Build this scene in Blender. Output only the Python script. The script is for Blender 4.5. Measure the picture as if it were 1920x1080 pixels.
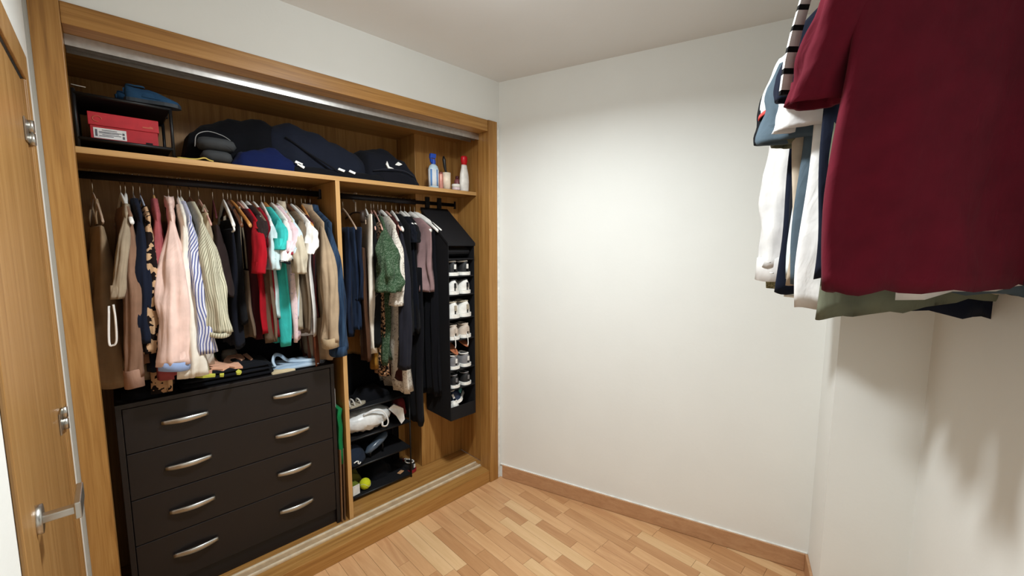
import bpy, math, random
from mathutils import Vector, Matrix
random.seed(7)
for o in list(bpy.data.objects): bpy.data.objects.remove(o)
SC = bpy.context.scene
COL = SC.collection
R = math.radians
# ---------------------------------------------------------------- camera, world, light, exposure
CAMZ, FPX, YAW, PITCH = 1.55, 769.59, 44.279, -5.952
cd = bpy.data.cameras.new('camera'); cam = bpy.data.objects.new('camera', cd); COL.objects.link(cam)
cam.location = (0, 0, CAMZ); cam.rotation_euler = (R(90 + PITCH), 0, R(-YAW))
cd.sensor_width = 36; cd.lens = FPX / 1920 * 36; cd.clip_start = 0.02
SC.camera = cam
w = bpy.data.worlds.new('world'); SC.world = w; w.use_nodes = True
w.node_tree.nodes['Background'].inputs[0].default_value = (0.9, 0.95, 1, 1)
w.node_tree.nodes['Background'].inputs[1].default_value = 0.05
ld = bpy.data.lights.new('ceiling_lamp_light', 'AREA'); ld.shape = 'DISK'; ld.size = 0.20; ld.spread = R(163); ld.energy = 27; ld.color = (0.93, 0.985, 1.0)
lo = bpy.data.objects.new('ceiling_lamp_light', ld); COL.objects.link(lo); lo.location = (0.82, 0.94, 2.47)      # flush ceiling lamp, shining down
gd = bpy.data.lights.new('ceiling_fill_light', 'POINT'); gd.energy = 6.5; gd.shadow_soft_size = 0.09; gd.color = ld.color
go = bpy.data.objects.new('ceiling_fill_light', gd); COL.objects.link(go); go.location = (0.82, 0.94, 2.42)  # added omni fill lifting ceiling and upper walls, no lamp of its own
SC.view_settings.view_transform = 'Standard'; SC.view_settings.look = 'None'
SC.view_settings.exposure = 0.34; SC.view_settings.gamma = 1.0; SC.view_settings.use_curve_mapping = False

# ---------------------------------------------------------------- measuring helpers
_y, _p = R(YAW), R(PITCH)
FW = Vector((math.sin(_y) * math.cos(_p), math.cos(_y) * math.cos(_p), math.sin(_p)))
RT = Vector((math.cos(_y), -math.sin(_y), 0)); UP = RT.cross(FW)
def ray(px, py): return FW + RT * ((px - 960) / FPX) - UP * ((py - 540) / FPX)
def atY(px, py, Y): r = ray(px, py); return Vector((0, 0, CAMZ)) + r * (Y / r.y)
def atX(px, py, X): r = ray(px, py); return Vector((0, 0, CAMZ)) + r * (X / r.x)
def atZ(px, py, Z): r = ray(px, py); return Vector((0, 0, CAMZ)) + r * ((Z - CAMZ) / r.z)
def atD(px, py, D): return Vector((0, 0, CAMZ)) + ray(px, py) * D

# ---------------------------------------------------------------- mesh builder
class MB:
    def __init__(s): s.v = []; s.f = []; s.uv = []
    def add(s, vs, fs, uvs=None):
        b = len(s.v); s.v += [tuple(p) for p in vs]
        s.uv += uvs if uvs else [(p[0] + p[1], p[2]) for p in s.v[b:]]
        s.f += [tuple(i + b for i in f) for f in fs]; return s
    def box(s, x0, x1, y0, y1, z0, z1):
        return s.add([(x0,y0,z0),(x1,y0,z0),(x1,y1,z0),(x0,y1,z0),(x0,y0,z1),(x1,y0,z1),(x1,y1,z1),(x0,y1,z1)],
                     [(3,2,1,0),(4,5,6,7),(0,1,5,4),(1,2,6,5),(2,3,7,6),(3,0,4,7)])
    def obox(s, c, ax, ay, az):   # oriented box, half-axes vectors
        c, ax, ay, az = Vector(c), Vector(ax), Vector(ay), Vector(az)
        vs = [c + ax*i + ay*j + az*k for k in (-1, 1) for i, j in ((-1,-1),(1,-1),(1,1),(-1,1))]
        return s.add(vs, [(3,2,1,0),(4,5,6,7),(0,1,5,4),(1,2,6,5),(2,3,7,6),(3,0,4,7)])
    def loft(s, rings, closed=True, cap0=False, cap1=False):
        n = len(rings[0]); vs = []; uv = []; v = 0
        m = n + 1 if closed else n
        for k, r in enumerate(rings):
            r = [Vector(p) for p in r]
            if k: v += (sum((r[i] - Vector(rings[k-1][i])).length for i in range(n)) / n)
            q = r + [r[0]] if closed else r
            u = 0
            for i, p in enumerate(q):
                if i: u += (p - q[i-1]).length
                vs.append(p); uv.append((u, v))
        fs = []
        for k in range(len(rings) - 1):
            for i in range(m - 1):
                a = k*m + i; fs.append((a, a+1, a+1+m, a+m))
        if cap0: fs.append(tuple(range(n-1, -1, -1)))
        if cap1: fs.append(tuple((len(rings)-1)*m + i for i in range(n)))
        return s.add(vs, fs, uv)
    def tube(s, pts, r, n=6, caps=True, flat=1.0):
        pts = [Vector(p) for p in pts]; rings = []; up = None
        if 4 <= len(pts) <= 9 and not isinstance(r, (list, tuple)):      # rounded course through the points
            q = [pts[0]*2 - pts[1]] + pts + [pts[-1]*2 - pts[-2]]; out = []
            for i in range(1, len(q) - 2):
                for k in range(5):
                    t = k/5; out.append(.5*((2*q[i]) + (q[i+1]-q[i-1])*t + (2*q[i-1]-5*q[i]+4*q[i+1]-q[i+2])*t*t + (3*q[i]-q[i-1]-3*q[i+1]+q[i+2])*t**3))
            pts = out + [pts[-1]]
        rr = r if isinstance(r, (list, tuple)) else [r]*len(pts)
        for i, p in enumerate(pts):
            t = (pts[min(i+1, len(pts)-1)] - pts[max(i-1, 0)]).normalized()
            if up is None: up = t.orthogonal().normalized()
            up = (up - t * up.dot(t)); up = up.normalized() if up.length > 1e-6 else t.orthogonal().normalized()
            sd = t.cross(up)
            rings.append([p + up*math.cos(2*math.pi*k/n)*rr[i] + sd*math.sin(2*math.pi*k/n)*rr[i]*flat for k in range(n)])
        return s.loft(rings, True, caps, caps)
    def lathe(s, prof, c=(0,0,0), n=20, sx=1, sy=1):
        rings = [[(c[0]+r*sx*math.cos(2*math.pi*k/n), c[1]+r*sy*math.sin(2*math.pi*k/n), c[2]+z) for k in range(n)] for r, z in prof]
        return s.loft(rings, True, prof[0][0] > 1e-4, prof[-1][0] > 1e-4)
    def slab(s, outline, z0, z1):
        n = len(outline); vs = [(x, y, z0) for x, y in outline] + [(x, y, z1) for x, y in outline]
        fs = [tuple(range(n-1, -1, -1)), tuple(range(n, 2*n))] + [(i, (i+1) % n, (i+1) % n + n, i + n) for i in range(n)]
        return s.add(vs, fs)
    def slabN(s, pts, nrm):       # 3-D planar outline pushed by a vector
        n = len(pts); pts = [Vector(p) for p in pts]; nrm = Vector(nrm)
        fs = [tuple(range(n-1, -1, -1)), tuple(range(n, 2*n))] + [(i, (i+1) % n, (i+1) % n + n, i + n) for i in range(n)]
        return s.add(pts + [p + nrm for p in pts], fs)
    def mesh(s, name):
        me = bpy.data.meshes.new(name); me.from_pydata(s.v, [], s.f)
        uvl = me.uv_layers.new(name='UVMap')
        for l in me.loops: uvl.data[l.index].uv = s.uv[l.vertex_index]
        me.update(); return me
def obj(name, mb, m, parent=None, smooth=False, bevel=0, sub=0, label=None, flip=False):
    me = mb.mesh(name) if isinstance(mb, MB) else mb
    o = bpy.data.objects.new(name, me); COL.objects.link(o); o.parent = parent
    if m and not me.materials: me.materials.append(m)
    if smooth:
        for p in me.polygons: p.use_smooth = True
    if bevel:
        b = o.modifiers.new('bevel', 'BEVEL'); b.width = bevel; b.segments = 2; b.limit_method = 'ANGLE'
    if sub:
        b = o.modifiers.new('sub', 'SUBSURF'); b.levels = sub; b.render_levels = sub
    if label: o['label'] = label
    return o
def tag(o, label, cat, group=None):
    o['label'] = label; o['category'] = cat
    if group: o['group'] = group
    return o
def thing(name, label, cat, loc=(0,0,0), rotz=0, group=None):
    o = bpy.data.objects.new(name, None); COL.objects.link(o); o.empty_display_size = .05
    o.location = loc; o.rotation_euler = (0, 0, rotz)
    return tag(o, label, cat, group)
def struct(name, mb, m, bevel=0):
    o = obj(name, mb, m, bevel=bevel); o['kind'] = 'structure'; return o

# ---------------------------------------------------------------- materials
def lin(c): return tuple(((x/255)/12.92 if x/255 <= .04045 else ((x/255 + .055)/1.055)**2.4) for x in c) + (1,)
def newmat(name, rough=.6, metal=0, spec=.3):
    m = bpy.data.materials.new(name); m.use_nodes = True
    nt = m.node_tree; b = nt.nodes['Principled BSDF']
    b.inputs['Roughness'].default_value = rough; b.inputs['Metallic'].default_value = metal
    b.inputs['Specular IOR Level'].default_value = spec
    return m, nt, b
def N(nt, t, **kw):
    n = nt.nodes.new(t)
    for k, v in kw.items():
        if k in n.inputs: n.inputs[k].default_value = v
        else: setattr(n, k, v)
    return n
def ramp(nt, stops, fac, interp='LINEAR'):
    n = nt.nodes.new('ShaderNodeValToRGB'); cr = n.color_ramp; cr.interpolation = interp
    while len(cr.elements) < len(stops): cr.elements.new(.5)
    for e, (p, c) in zip(cr.elements, stops): e.position = p; e.color = lin(c)
    nt.links.new(fac, n.inputs[0]); return n.outputs[0]
def bump(nt, b, h, strength=.2, dist=.002):
    n = N(nt, 'ShaderNodeBump', Strength=strength, Distance=dist)
    nt.links.new(h, n.inputs['Height']); nt.links.new(n.outputs[0], b.inputs['Normal'])
def plain(name, c, rough=.5, metal=0, spec=.4, var=.06, sc=30):
    m, nt, b = newmat(name, rough, metal, spec)
    tc = N(nt, 'ShaderNodeTexCoord'); no = N(nt, 'ShaderNodeTexNoise', Scale=sc, Detail=3)
    nt.links.new(tc.outputs['Object'], no.inputs['Vector'])
    nt.links.new(ramp(nt, [(.3, tuple(x*(1-var) for x in c)), (.7, tuple(min(255, x*(1+var)) for x in c))], no.outputs[0]), b.inputs['Base Color'])
    return m
def wood(name, dark, mid, light, axis='Z', rough=.42, scale=1.0):
    m, nt, b = newmat(name, rough, 0, .35)
    tc = N(nt, 'ShaderNodeTexCoord'); mp = N(nt, 'ShaderNodeMapping')
    lo_, hi = 1.6*scale, 42*scale
    mp.inputs['Scale'].default_value = {'X': (lo_, hi, hi), 'Y': (hi, lo_, hi), 'Z': (hi, hi, lo_)}[axis]
    nt.links.new(tc.outputs['Object'], mp.inputs[0])
    n1 = N(nt, 'ShaderNodeTexNoise', Scale=1.0, Detail=5, Roughness=.6, Distortion=.8); nt.links.new(mp.outputs[0], n1.inputs['Vector'])
    mp2 = N(nt, 'ShaderNodeMapping'); mp2.inputs['Scale'].default_value = {'X': (7, 300, 300), 'Y': (300, 7, 300), 'Z': (300, 300, 7)}[axis]
    nt.links.new(tc.outputs['Object'], mp2.inputs[0])
    n2 = N(nt, 'ShaderNodeTexNoise', Scale=1.0, Detail=2); nt.links.new(mp2.outputs[0], n2.inputs['Vector'])
    mx = N(nt, 'ShaderNodeMath', operation='MULTIPLY_ADD'); nt.links.new(n2.outputs[0], mx.inputs[0]); mx.inputs[1].default_value = .35
    nt.links.new(n1.outputs[0], mx.inputs[2])
    nt.links.new(ramp(nt, [(.42, dark), (.65, mid), (.9, light)], mx.outputs[0]), b.inputs['Base Color'])
    bump(nt, b, n2.outputs[0], .08, .0006)
    return m
_fab = {}
def fabric(c, c2=None, pat=None, sc=1.0, rough=.9, c3=None, width=.5):
    key = (c, c2, pat, sc, c3, width)
    if key in _fab: return _fab[key]
    m, nt, b = newmat('fabric_%s_%d' % (pat or 'plain', len(_fab)), rough, 0, .12)
    b.inputs['Sheen Weight'].default_value = .02; b.inputs['Sheen Roughness'].default_value = .6
    uv = N(nt, 'ShaderNodeTexCoord')
    no = N(nt, 'ShaderNodeTexNoise', Scale=14, Detail=3); nt.links.new(uv.outputs['UV'], no.inputs['Vector'])
    def shade(col, k): return tuple(max(0, min(255, x*k)) for x in col)
    base = ramp(nt, [(.3, shade(c, .93)), (.7, shade(c, 1.05))], no.outputs[0])
    if pat in ('v', 'h', 'vf'):
        sp = N(nt, 'ShaderNodeSeparateXYZ'); nt.links.new(uv.outputs['UV'], sp.inputs[0])
        ma = N(nt, 'ShaderNodeMath', operation='MULTIPLY'); ma.inputs[1].default_value = sc
        nt.links.new(sp.outputs[1 if pat == 'h' else 0], ma.inputs[0])
        fr = N(nt, 'ShaderNodeMath', operation='FRACT'); nt.links.new(ma.outputs[0], fr.inputs[0])
        fac = ramp(nt, [(0, (0,0,0)), (width, (255,255,255))], fr.outputs[0], 'CONSTANT')
    elif pat == 'leopard':
        vo = N(nt, 'ShaderNodeTexVoronoi', Scale=sc, Randomness=1.0); nt.links.new(uv.outputs['UV'], vo.inputs['Vector'])
        n3 = N(nt, 'ShaderNodeTexNoise', Scale=sc*1.6, Detail=1); nt.links.new(uv.outputs['UV'], n3.inputs['Vector'])
        ad = N(nt, 'ShaderNodeMath', operation='ADD'); nt.links.new(vo.outputs['Distance'], ad.inputs[0]); nt.links.new(n3.outputs[0], ad.inputs[1])
        hf = N(nt, 'ShaderNodeMath', operation='MULTIPLY'); hf.inputs[1].default_value = .5; nt.links.new(ad.outputs[0], hf.inputs[0])
        fac = ramp(nt, [(0, (0,0,0)), (width, (255,255,255))], hf.outputs[0], 'CONSTANT')
    elif pat == 'floral':
        n3 = N(nt, 'ShaderNodeTexNoise', Scale=sc, Detail=2.5, Distortion=1.2); nt.links.new(uv.outputs['UV'], n3.inputs['Vector'])
        fac = ramp(nt, [(width, (0,0,0)), (min(.99, width+.06), (255,255,255))], n3.outputs[0])
    elif pat == 'denim':
        mp = N(nt, 'ShaderNodeMapping'); mp.inputs['Scale'].default_value = (60, 6, 1); nt.links.new(uv.outputs['UV'], mp.inputs[0])
        n3 = N(nt, 'ShaderNodeTexNoise', Scale=1, Detail=4); nt.links.new(mp.outputs[0], n3.inputs['Vector'])
        fac = ramp(nt, [(.35, (0,0,0)), (.75, (255,255,255))], n3.outputs[0])
    else: fac = None
    if fac is not None:
        mx = N(nt, 'ShaderNodeMix', data_type='RGBA'); nt.links.new(fac, mx.inputs[0]); nt.links.new(base, mx.inputs[6]); mx.inputs[7].default_value = lin(c2)
        if pat == 'leopard':
            pass
        nt.links.new(mx.outputs[2], b.inputs['Base Color'])
    else: nt.links.new(base, b.inputs['Base Color'])
    mp = N(nt, 'ShaderNodeMapping'); mp.inputs['Scale'].default_value = (26, 9, 1); nt.links.new(uv.outputs['UV'], mp.inputs[0])
    nb = N(nt, 'ShaderNodeTexNoise', Scale=1.0, Detail=3, Distortion=.5); nt.links.new(mp.outputs[0], nb.inputs['Vector'])
    bump(nt, b, nb.outputs[0], .55, .008)
    _fab[key] = m; return m

OAK_D, OAK_M, OAK_L = (130, 89, 43), (162, 116, 60), (180, 136, 77)
M_oakZ = wood('oak_vertical', OAK_D, OAK_M, OAK_L, 'Z')
M_oakX = wood('oak_lengthwise', OAK_D, OAK_M, OAK_L, 'X')
M_oakEdge = wood('oak_edge', (178, 134, 80), (196, 152, 96), (208, 166, 112), 'X')
M_oakEdgeZ = wood('oak_edge_upright', (178, 134, 80), (196, 152, 96), (208, 166, 112), 'Z')
M_door = wood('oak_door', (138, 99, 54), (158, 117, 68), (172, 132, 82), 'Z', .38, .8)
M_base = wood('baseboard_wood', (172, 128, 92), (184, 140, 102), (194, 152, 114), 'Y', .45)
M_black = plain('black_brown_laminate', (25, 21, 21), .42, 0, .4, .05, 12)
M_alu = plain('brushed_aluminium', (198, 196, 192), .34, .9, .5, .04, 60)
M_steel = plain('satin_steel', (190, 188, 182), .3, 1.0, .5, .03)
M_chrome = plain('chrome_wire', (205, 200, 190), .22, 1.0)
M_rod = plain('dark_rod_metal', (34, 32, 36), .38, .6)
M_blackmetal = plain('black_painted_metal', (22, 22, 24), .45, .1)
M_blackcloth = plain('black_polyester', (20, 20, 23), .75, 0, .25)
def wallmat(name, c, rough=.85):
    m, nt, b = newmat(name, rough, 0, .2)
    tc = N(nt, 'ShaderNodeTexCoord'); n = N(nt, 'ShaderNodeTexNoise', Scale=3, Detail=4); nt.links.new(tc.outputs['Object'], n.inputs['Vector'])
    nt.links.new(ramp(nt, [(.3, tuple(x*.985 for x in c)), (.7, c)], n.outputs[0]), b.inputs['Base Color'])
    n2 = N(nt, 'ShaderNodeTexNoise', Scale=70, Detail=4); nt.links.new(tc.outputs['Object'], n2.inputs['Vector'])
    bump(nt, b, n2.outputs[0], .12, .003); return m
M_wall = wallmat('wall_paint', (233, 234, 230)); M_ceil = wallmat('ceiling_paint', (231, 231, 230)); M_white = plain('white_caulk', (232, 230, 224), .6)
# ================================================================ the room
YW, XW, ZC = 1.935, -.134, 2.54            # wardrobe wall, door wall, ceiling
NE = Vector((1.776, YW)); P1 = Vector((2.275, .314)); P2 = Vector((2.022, .236)); P3 = Vector((2.100, -.018))
SW = Vector((XW, P3.y - (P3.x - XW) * .3074)); NW = Vector((XW, YW))
ROOM = [NW, SW, P3, P2, P1, NE]            # counter-clockwise
def wallbox(mb, a, b, z0, z1, t=.12):      # wall from a to b, thickness to the right of a->b
    d = (b - a).normalized(); n = Vector((d.y, -d.x)) * t
    return mb.slab([(a.x, a.y), (b.x, b.y), (b.x + n.x, b.y + n.y), (a.x + n.x, a.y + n.y)][::-1], z0, z1)
struct('ceiling', MB().box(-.3, 2.6, -1.0, 2.7, ZC, ZC + .1), M_ceil)
struct('wall_east', wallbox(MB(), P1, NE, 0, ZC), M_wall)
struct('wall_pilaster_side', wallbox(MB(), P2, P1, 0, ZC), M_wall)
struct('wall_pilaster_front', wallbox(MB(), P3, P2, 0, ZC, .2), M_wall)
struct('wall_south', wallbox(MB(), SW, P3, 0, ZC), M_wall)
FX0, FX1, FZ = -.124, 1.747, 2.297         # wardrobe frame, outer
struct('wall_north', MB().box(XW - .1, 1.9, YW, YW + .1, FZ, ZC).box(XW - .1, FX0, YW, YW + .1, 0, FZ).box(FX1, 1.9, YW, YW + .1, 0, FZ), M_wall)
DY0, DY1, DZ = 1.03, 1.735, 2.035            # door opening
struct('wall_west', MB().box(XW - .1, XW, SW.y - .1, DY0, 0, ZC).box(XW - .1, XW, DY1, YW, 0, ZC).box(XW - .1, XW, DY0, DY1, DZ, ZC), M_wall)
# baseboards (butted strips along each wall)
def skirting(name, a, b, e0=0, e1=0):
    d = (b - a).normalized(); n = Vector((-d.y, d.x)) * .012
    a = a + d * e0; b = b - d * e1
    mb = MB().slab([(a.x, a.y), (b.x, b.y), (b.x + n.x, b.y + n.y), (a.x + n.x, a.y + n.y)], 0.0015, .088)
    o = struct(name, mb, M_base, .002); return o
bE = skirting('baseboard_east', P1, NE, .012, .022)
d = (NE - P1).normalized(); nn = Vector((-d.y, d.x))
a, b_ = P1 + d * .004, NE - d * .004
obj('caulk_line', MB().slab([(a.x, a.y), (b_.x, b_.y), (b_.x + nn.x*.007, b_.y + nn.y*.007), (a.x + nn.x*.007, a.y + nn.y*.007)], .0882, .0925), M_white, bE)
obj('corner_caulk', MB().box(1.749, 1.770, YW - .006, YW - .0005, .002, FZ - .01), M_white, bE)
skirting('baseboard_pilaster', P2, P1, 0, .0)
skirting('baseboard_south', SW, P3, 0, 0)
# floor of laminate strips: each strip its own board
flo = struct('floor', MB().box(-.3, 2.5, -1.0, YW, -.06, -.003), plain('underlay', (90, 66, 44), .8))
def plankmat(i, dark, mid, light):
    m, nt, b = newmat('laminate_strip_%d' % i, .36, 0, .4)
    tc = N(nt, 'ShaderNodeTexCoord'); oi = N(nt, 'ShaderNodeObjectInfo')
    mul = N(nt, 'ShaderNodeMath', operation='MULTIPLY'); mul.inputs[1].default_value = 37; nt.links.new(oi.outputs['Random'], mul.inputs[0])
    cx = N(nt, 'ShaderNodeCombineXYZ'); nt.links.new(mul.outputs[0], cx.inputs[0]); nt.links.new(mul.outputs[0], cx.inputs[1])
    ad = N(nt, 'ShaderNodeVectorMath', operation='ADD'); nt.links.new(tc.outputs['Object'], ad.inputs[0]); nt.links.new(cx.outputs[0], ad.inputs[1])
    mp = N(nt, 'ShaderNodeMapping'); mp.inputs['Scale'].default_value = (26, 2.2, 1); nt.links.new(ad.outputs[0], mp.inputs[0])
    n1 = N(nt, 'ShaderNodeTexNoise', Scale=1, Detail=4, Roughness=.55, Distortion=1.6); nt.links.new(mp.outputs[0], n1.inputs['Vector'])
    nt.links.new(ramp(nt, [(.3, dark), (.5, mid), (.7, light)], n1.outputs[0]), b.inputs['Base Color'])
    return m
PM = [plankmat(0, (199, 153, 108), (206, 161, 116), (212, 169, 124)),
      plankmat(1, (191, 145, 101), (199, 153, 109), (207, 162, 118)),
      plankmat(2, (176, 128, 87), (185, 138, 95), (194, 148, 105)),
      plankmat(3, (206, 167, 121), (212, 174, 129), (218, 181, 137)),
      plankmat(4, (184, 135, 93), (194, 147, 104), (207, 162, 118))]
def clip(poly, hp):                         # convex clip of polygon with half-planes (p, n): keep (q-p).n >= 0
    for p, n in hp:
        out = []
        for i in range(len(poly)):
            a, b = poly[i], poly[(i+1) % len(poly)]
            da, db = (a - p).dot(n), (b - p).dot(n)
            if da >= 0: out.append(a)
            if (da >= 0) != (db >= 0): out.append(a + (b - a) * (da / (da - db)))
        poly = out
        if len(poly) < 3: return []
    return poly
hp = []
for a, b in ((P1, NE), (SW, P3)):
    dd = b - a; hp.append((a, Vector((-dd.y, dd.x)).normalized()))
hp.append((Vector((0, YW)), Vector((0, -1))))
SWD, X0 = .0637, 1.139
fixed = {0: [(1.385, 1.785, 2)], -1: [(1.482, 1.934, 3)], -2: [(1.5, 1.934, 3)], 3: [(1.585, 1.80, 2)], 4: [(1.24, 1.486, 2), (1.49, 1.8, 0)], 5: [(.95, 1.191, 2), (1.195, 1.60, 3)],
         6: [(1.494, 1.673, 2), (1.05, 1.49, 3)], 7: [(1.198, 1.435, 2), (1.44, 1.70, 3)], 8: [(.75, 1.094, 4)], 9: [(.46, .858, 2), (.86, 1.09, 4)], 10: [(.966, 1.393, 2)], 12: [(1.0, 1.364, 4)],
         14: [(.529, .935, 2), (.94, 1.2, 0)], 15: [(.30, .45, 2)], -4: [(1.7, 1.93, 4)], -3: [(1.55, 1.93, 1)]}
meshcache = {}
cnt = 0
for k in range(-21, 18):
    xa, xb = X0 + k*SWD, X0 + (k+1)*SWD
    segs = []; y = YW; fx = sorted(fixed.get(k, []), key=lambda t: -t[1])
    while y > -.8:
        if fx:
            y0, y1, m = fx[0]
            if y - y1 < .04: segs.append((y0, y, m)); y = y0; fx.pop(0); continue
            L = random.uniform(.22, .44)
            if y - L < y1 + .12: L = y - y1
        else: L = random.uniform(.22, .44)
        segs.append((y - L, y, random.choice((0, 0, 1, 1, 2, 3, 4, 0)))); y -= L
    for ya, yb, m in segs:
        if xa < .25 and yb < 1.1 or xb < XW or (xa < .9 and yb < .1): # part of the room behind the camera: one larger sheet below
            continue
        g = .0006
        poly = clip([Vector((xa+g, ya+g)), Vector((xb-g, ya+g)), Vector((xb-g, yb-g)), Vector((xa+g, yb-g))], hp)
        if len(poly) < 3: continue
        cx, cy = sum(p.x for p in poly)/len(poly), sum(p.y for p in poly)/len(poly)
        if max(p.x for p in poly) > XW and all(p.x < XW for p in poly): continue
        mb = MB().slab([(p.x - cx, p.y - cy) for p in poly], -.003, .0)
        o = obj('plank', mb, PM[m], flo); o.location = (cx, cy, 0); cnt += 1
reb = MB()
for xa, xb, ya, yb in ((XW, .25, -.8, 1.1), (.25, .9, -.8, .1)): reb.box(xa, xb, ya, yb, -.003, -.0012)
o = obj('plank_run', reb, PM[1], flo)
# ---------------------------------------------------------------- door
dr = struct('door_1', MB().box(XW - .04, XW - .002, 1.085, 1.715, .008, 1.985), M_door, .002)
fr = struct('trim_1', MB().box(XW, XW + .007, .945, DY0, 0.001, 2.067).box(XW, XW + .007, DY1, 1.79, 0.001, 2.067).box(XW, XW + .007, DY0, DY1, 1.99, 2.067), M_door, .003)
obj('door_jamb', MB().box(XW - .09, XW + .005, DY0, 1.082, .001, 1.989), M_door, fr, bevel=.002)
obj('door_jamb', MB().box(XW - .09, XW + .005, 1.718, DY1, .001, 1.989), M_door, fr, bevel=.002)
for hz in (1.85, 1.054, .26):
    h = obj('hinge', MB().box(XW - .001, XW + .0015, 1.655, 1.714, hz - .03, hz + .03).box(XW + .005, XW + .0085, 1.719, 1.75, hz - .03, hz + .03), M_steel, dr)
    obj('hinge_knuckle', MB().tube([(XW + .006, 1.717, hz - .032), (XW + .006, 1.717, hz - .002)], .007, 10).tube([(XW + .006, 1.717, hz + .002), (XW + .006, 1.717, hz + .032)], .007, 10), M_steel, h, True)
hy, hz = 1.092, 1.058
hd = obj('door_handle', MB().tube([(XW, hy, hz), (XW + .012, hy, hz)], .026, 20), M_steel, dr, True)
obj('handle_neck', MB().obox((XW + .032, hy, hz), (.024, 0, 0), (0, .009, 0), (0, 0, .007)), M_steel, hd, bevel=.002)
obj('lever', MB().obox((XW + .056, hy + .032, hz), (.005, 0, 0), (0, .046, 0), (0, 0, .016)), M_steel, hd, bevel=.002)

# ================================================================ built-in wardrobe
IX0, IX1, BY, CY, FLZ = -.09, 1.714, 2.50, 2.285, .08
wd = thing('built_in_wardrobe', 'open oak built-in wardrobe recessed in the wall behind an oak frame', 'wardrobe', (0, 0, 0))
def wp(name, x0, x1, y0, y1, z0, z1, m, bev=.0015): return obj(name, MB().box(x0, x1, y0, y1, z0, z1), m, wd, bevel=bev)
wp('frame_post', FX0, -.058, YW - .012, YW + .09, .001, 2.34, M_oakZ)
wp('frame_post', 1.678, FX1, YW - .012, YW + .09, .001, FZ, M_oakZ)
wp('frame_header', -.0575, 1.6775, YW - .006, YW + .075, 2.232, FZ, M_oakX)
wp('base_board', -.0575, 1.6775, YW - .004, YW + .03, .001, FLZ, M_oakX)
wp('wardrobe_floor', IX0, IX1, YW + .031, BY, .03, FLZ - .001, M_oakX)
wp('side_panel', IX0 - .02, IX0, YW + .091, BY, FLZ, 2.26, M_oakZ)
wp('side_panel', IX1, IX1 + .02, YW + .03, CY, FLZ, 2.26, M_oakZ)
wp('back_panel', IX0 - .02, 1.388, BY, BY + .015, .03, 2.26, M_oakZ)
wp('corner_boxing', 1.389, IX1 + .02, CY, BY + .015, FLZ, 2.26, M_oakZ)
wp('wardrobe_ceiling', IX0 - .02, IX1 + .02, YW + .076, BY + .015, 2.232, 2.27, M_oakX)
wp('shelf', IX0 + .001, IX1 - .001, 2.0885, CY - .001, 1.868, 1.888, M_oakX)
wp('shelf_back_half', IX0 + .001, 1.387, CY - .0005, BY - .001, 1.868, 1.888, M_oakX, 0)
wp('shelf_edging', IX0 + .001, IX1 - .001, 2.085, 2.088, 1.8675, 1.8885, M_oakEdge, 0)
wp('divider', .818, .838, 2.0885, BY - .001, FLZ, 1.867, M_oakZ)
wp('divider_edging', .8175, .8385, 2.085, 2.088, FLZ, 1.867, M_oakEdgeZ, 0)
def channel(name, y0, y1, zb, up, m):
    mb = MB().box(-.057, 1.677, y0, y1, zb, zb + .002)
    for y in (y0, y1 - .004): mb.box(-.057, 1.677, y, y + .004, zb + .002, zb + up)
    return obj(name, mb, m, wd)
M_track = plain('track_plastic', (222, 208, 184), .4)
mb = MB().box(-.057, 1.677, 2.022, 2.028, FLZ - .001, FLZ + .007); obj('lower_track', mb, M_track, wd)
mb = MB().box(-.057, 1.677, 2.070, 2.076, FLZ - .001, FLZ + .007); obj('lower_track', mb, M_track, wd)
mb = MB().box(-.057, 1.677, 2.012, 2.09, FLZ - .001, FLZ + .001); obj('track_strip', mb, plain('track_base', (176, 150, 118), .5), wd)
mb = MB().box(-.057, 1.677, YW + .078, YW + .16, 2.224, 2.231).box(-.057, 1.677, YW + .078, YW + .081, 2.196, 2.224).box(-.057, 1.677, YW + .118, YW + .121, 2.198, 2.224).box(-.057, 1.677, YW + .157, YW + .16, 2.196, 2.224)
obj('upper_track', mb, M_alu, wd)
YR, ZR = 2.29, 1.818                        # hanging rail
for x0, x1 in ((IX0, .8175), (.8385, 1.7)):
    ring = [[(x, YR + .008*math.cos(t*math.pi/8), ZR + .015*math.sin(t*math.pi/8)) for t in range(16)] for x in (x0 + .003, x1 - .004 if x1 < 1 else 1.69)]
    obj('hanging_rail', MB().loft(ring, True, True, True), M_rod, wd, True)
    for x in (x0, x1 - .012):
        if x1 > 1 and x > 1: x = 1.678
        obj('rail_bracket', MB().box(x, x + .012, YR - .016, YR - .009, ZR - .024, ZR + .024).box(x, x + .012, YR - .016, YR + .016, ZR - .026, ZR - .017), M_rod, wd, bevel=.002)
obj('door_guide_pin', MB().tube([(-.055, 2.11, 2.10), (-.02, 2.11, 2.098)], .002, 6), M_steel, wd)

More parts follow.
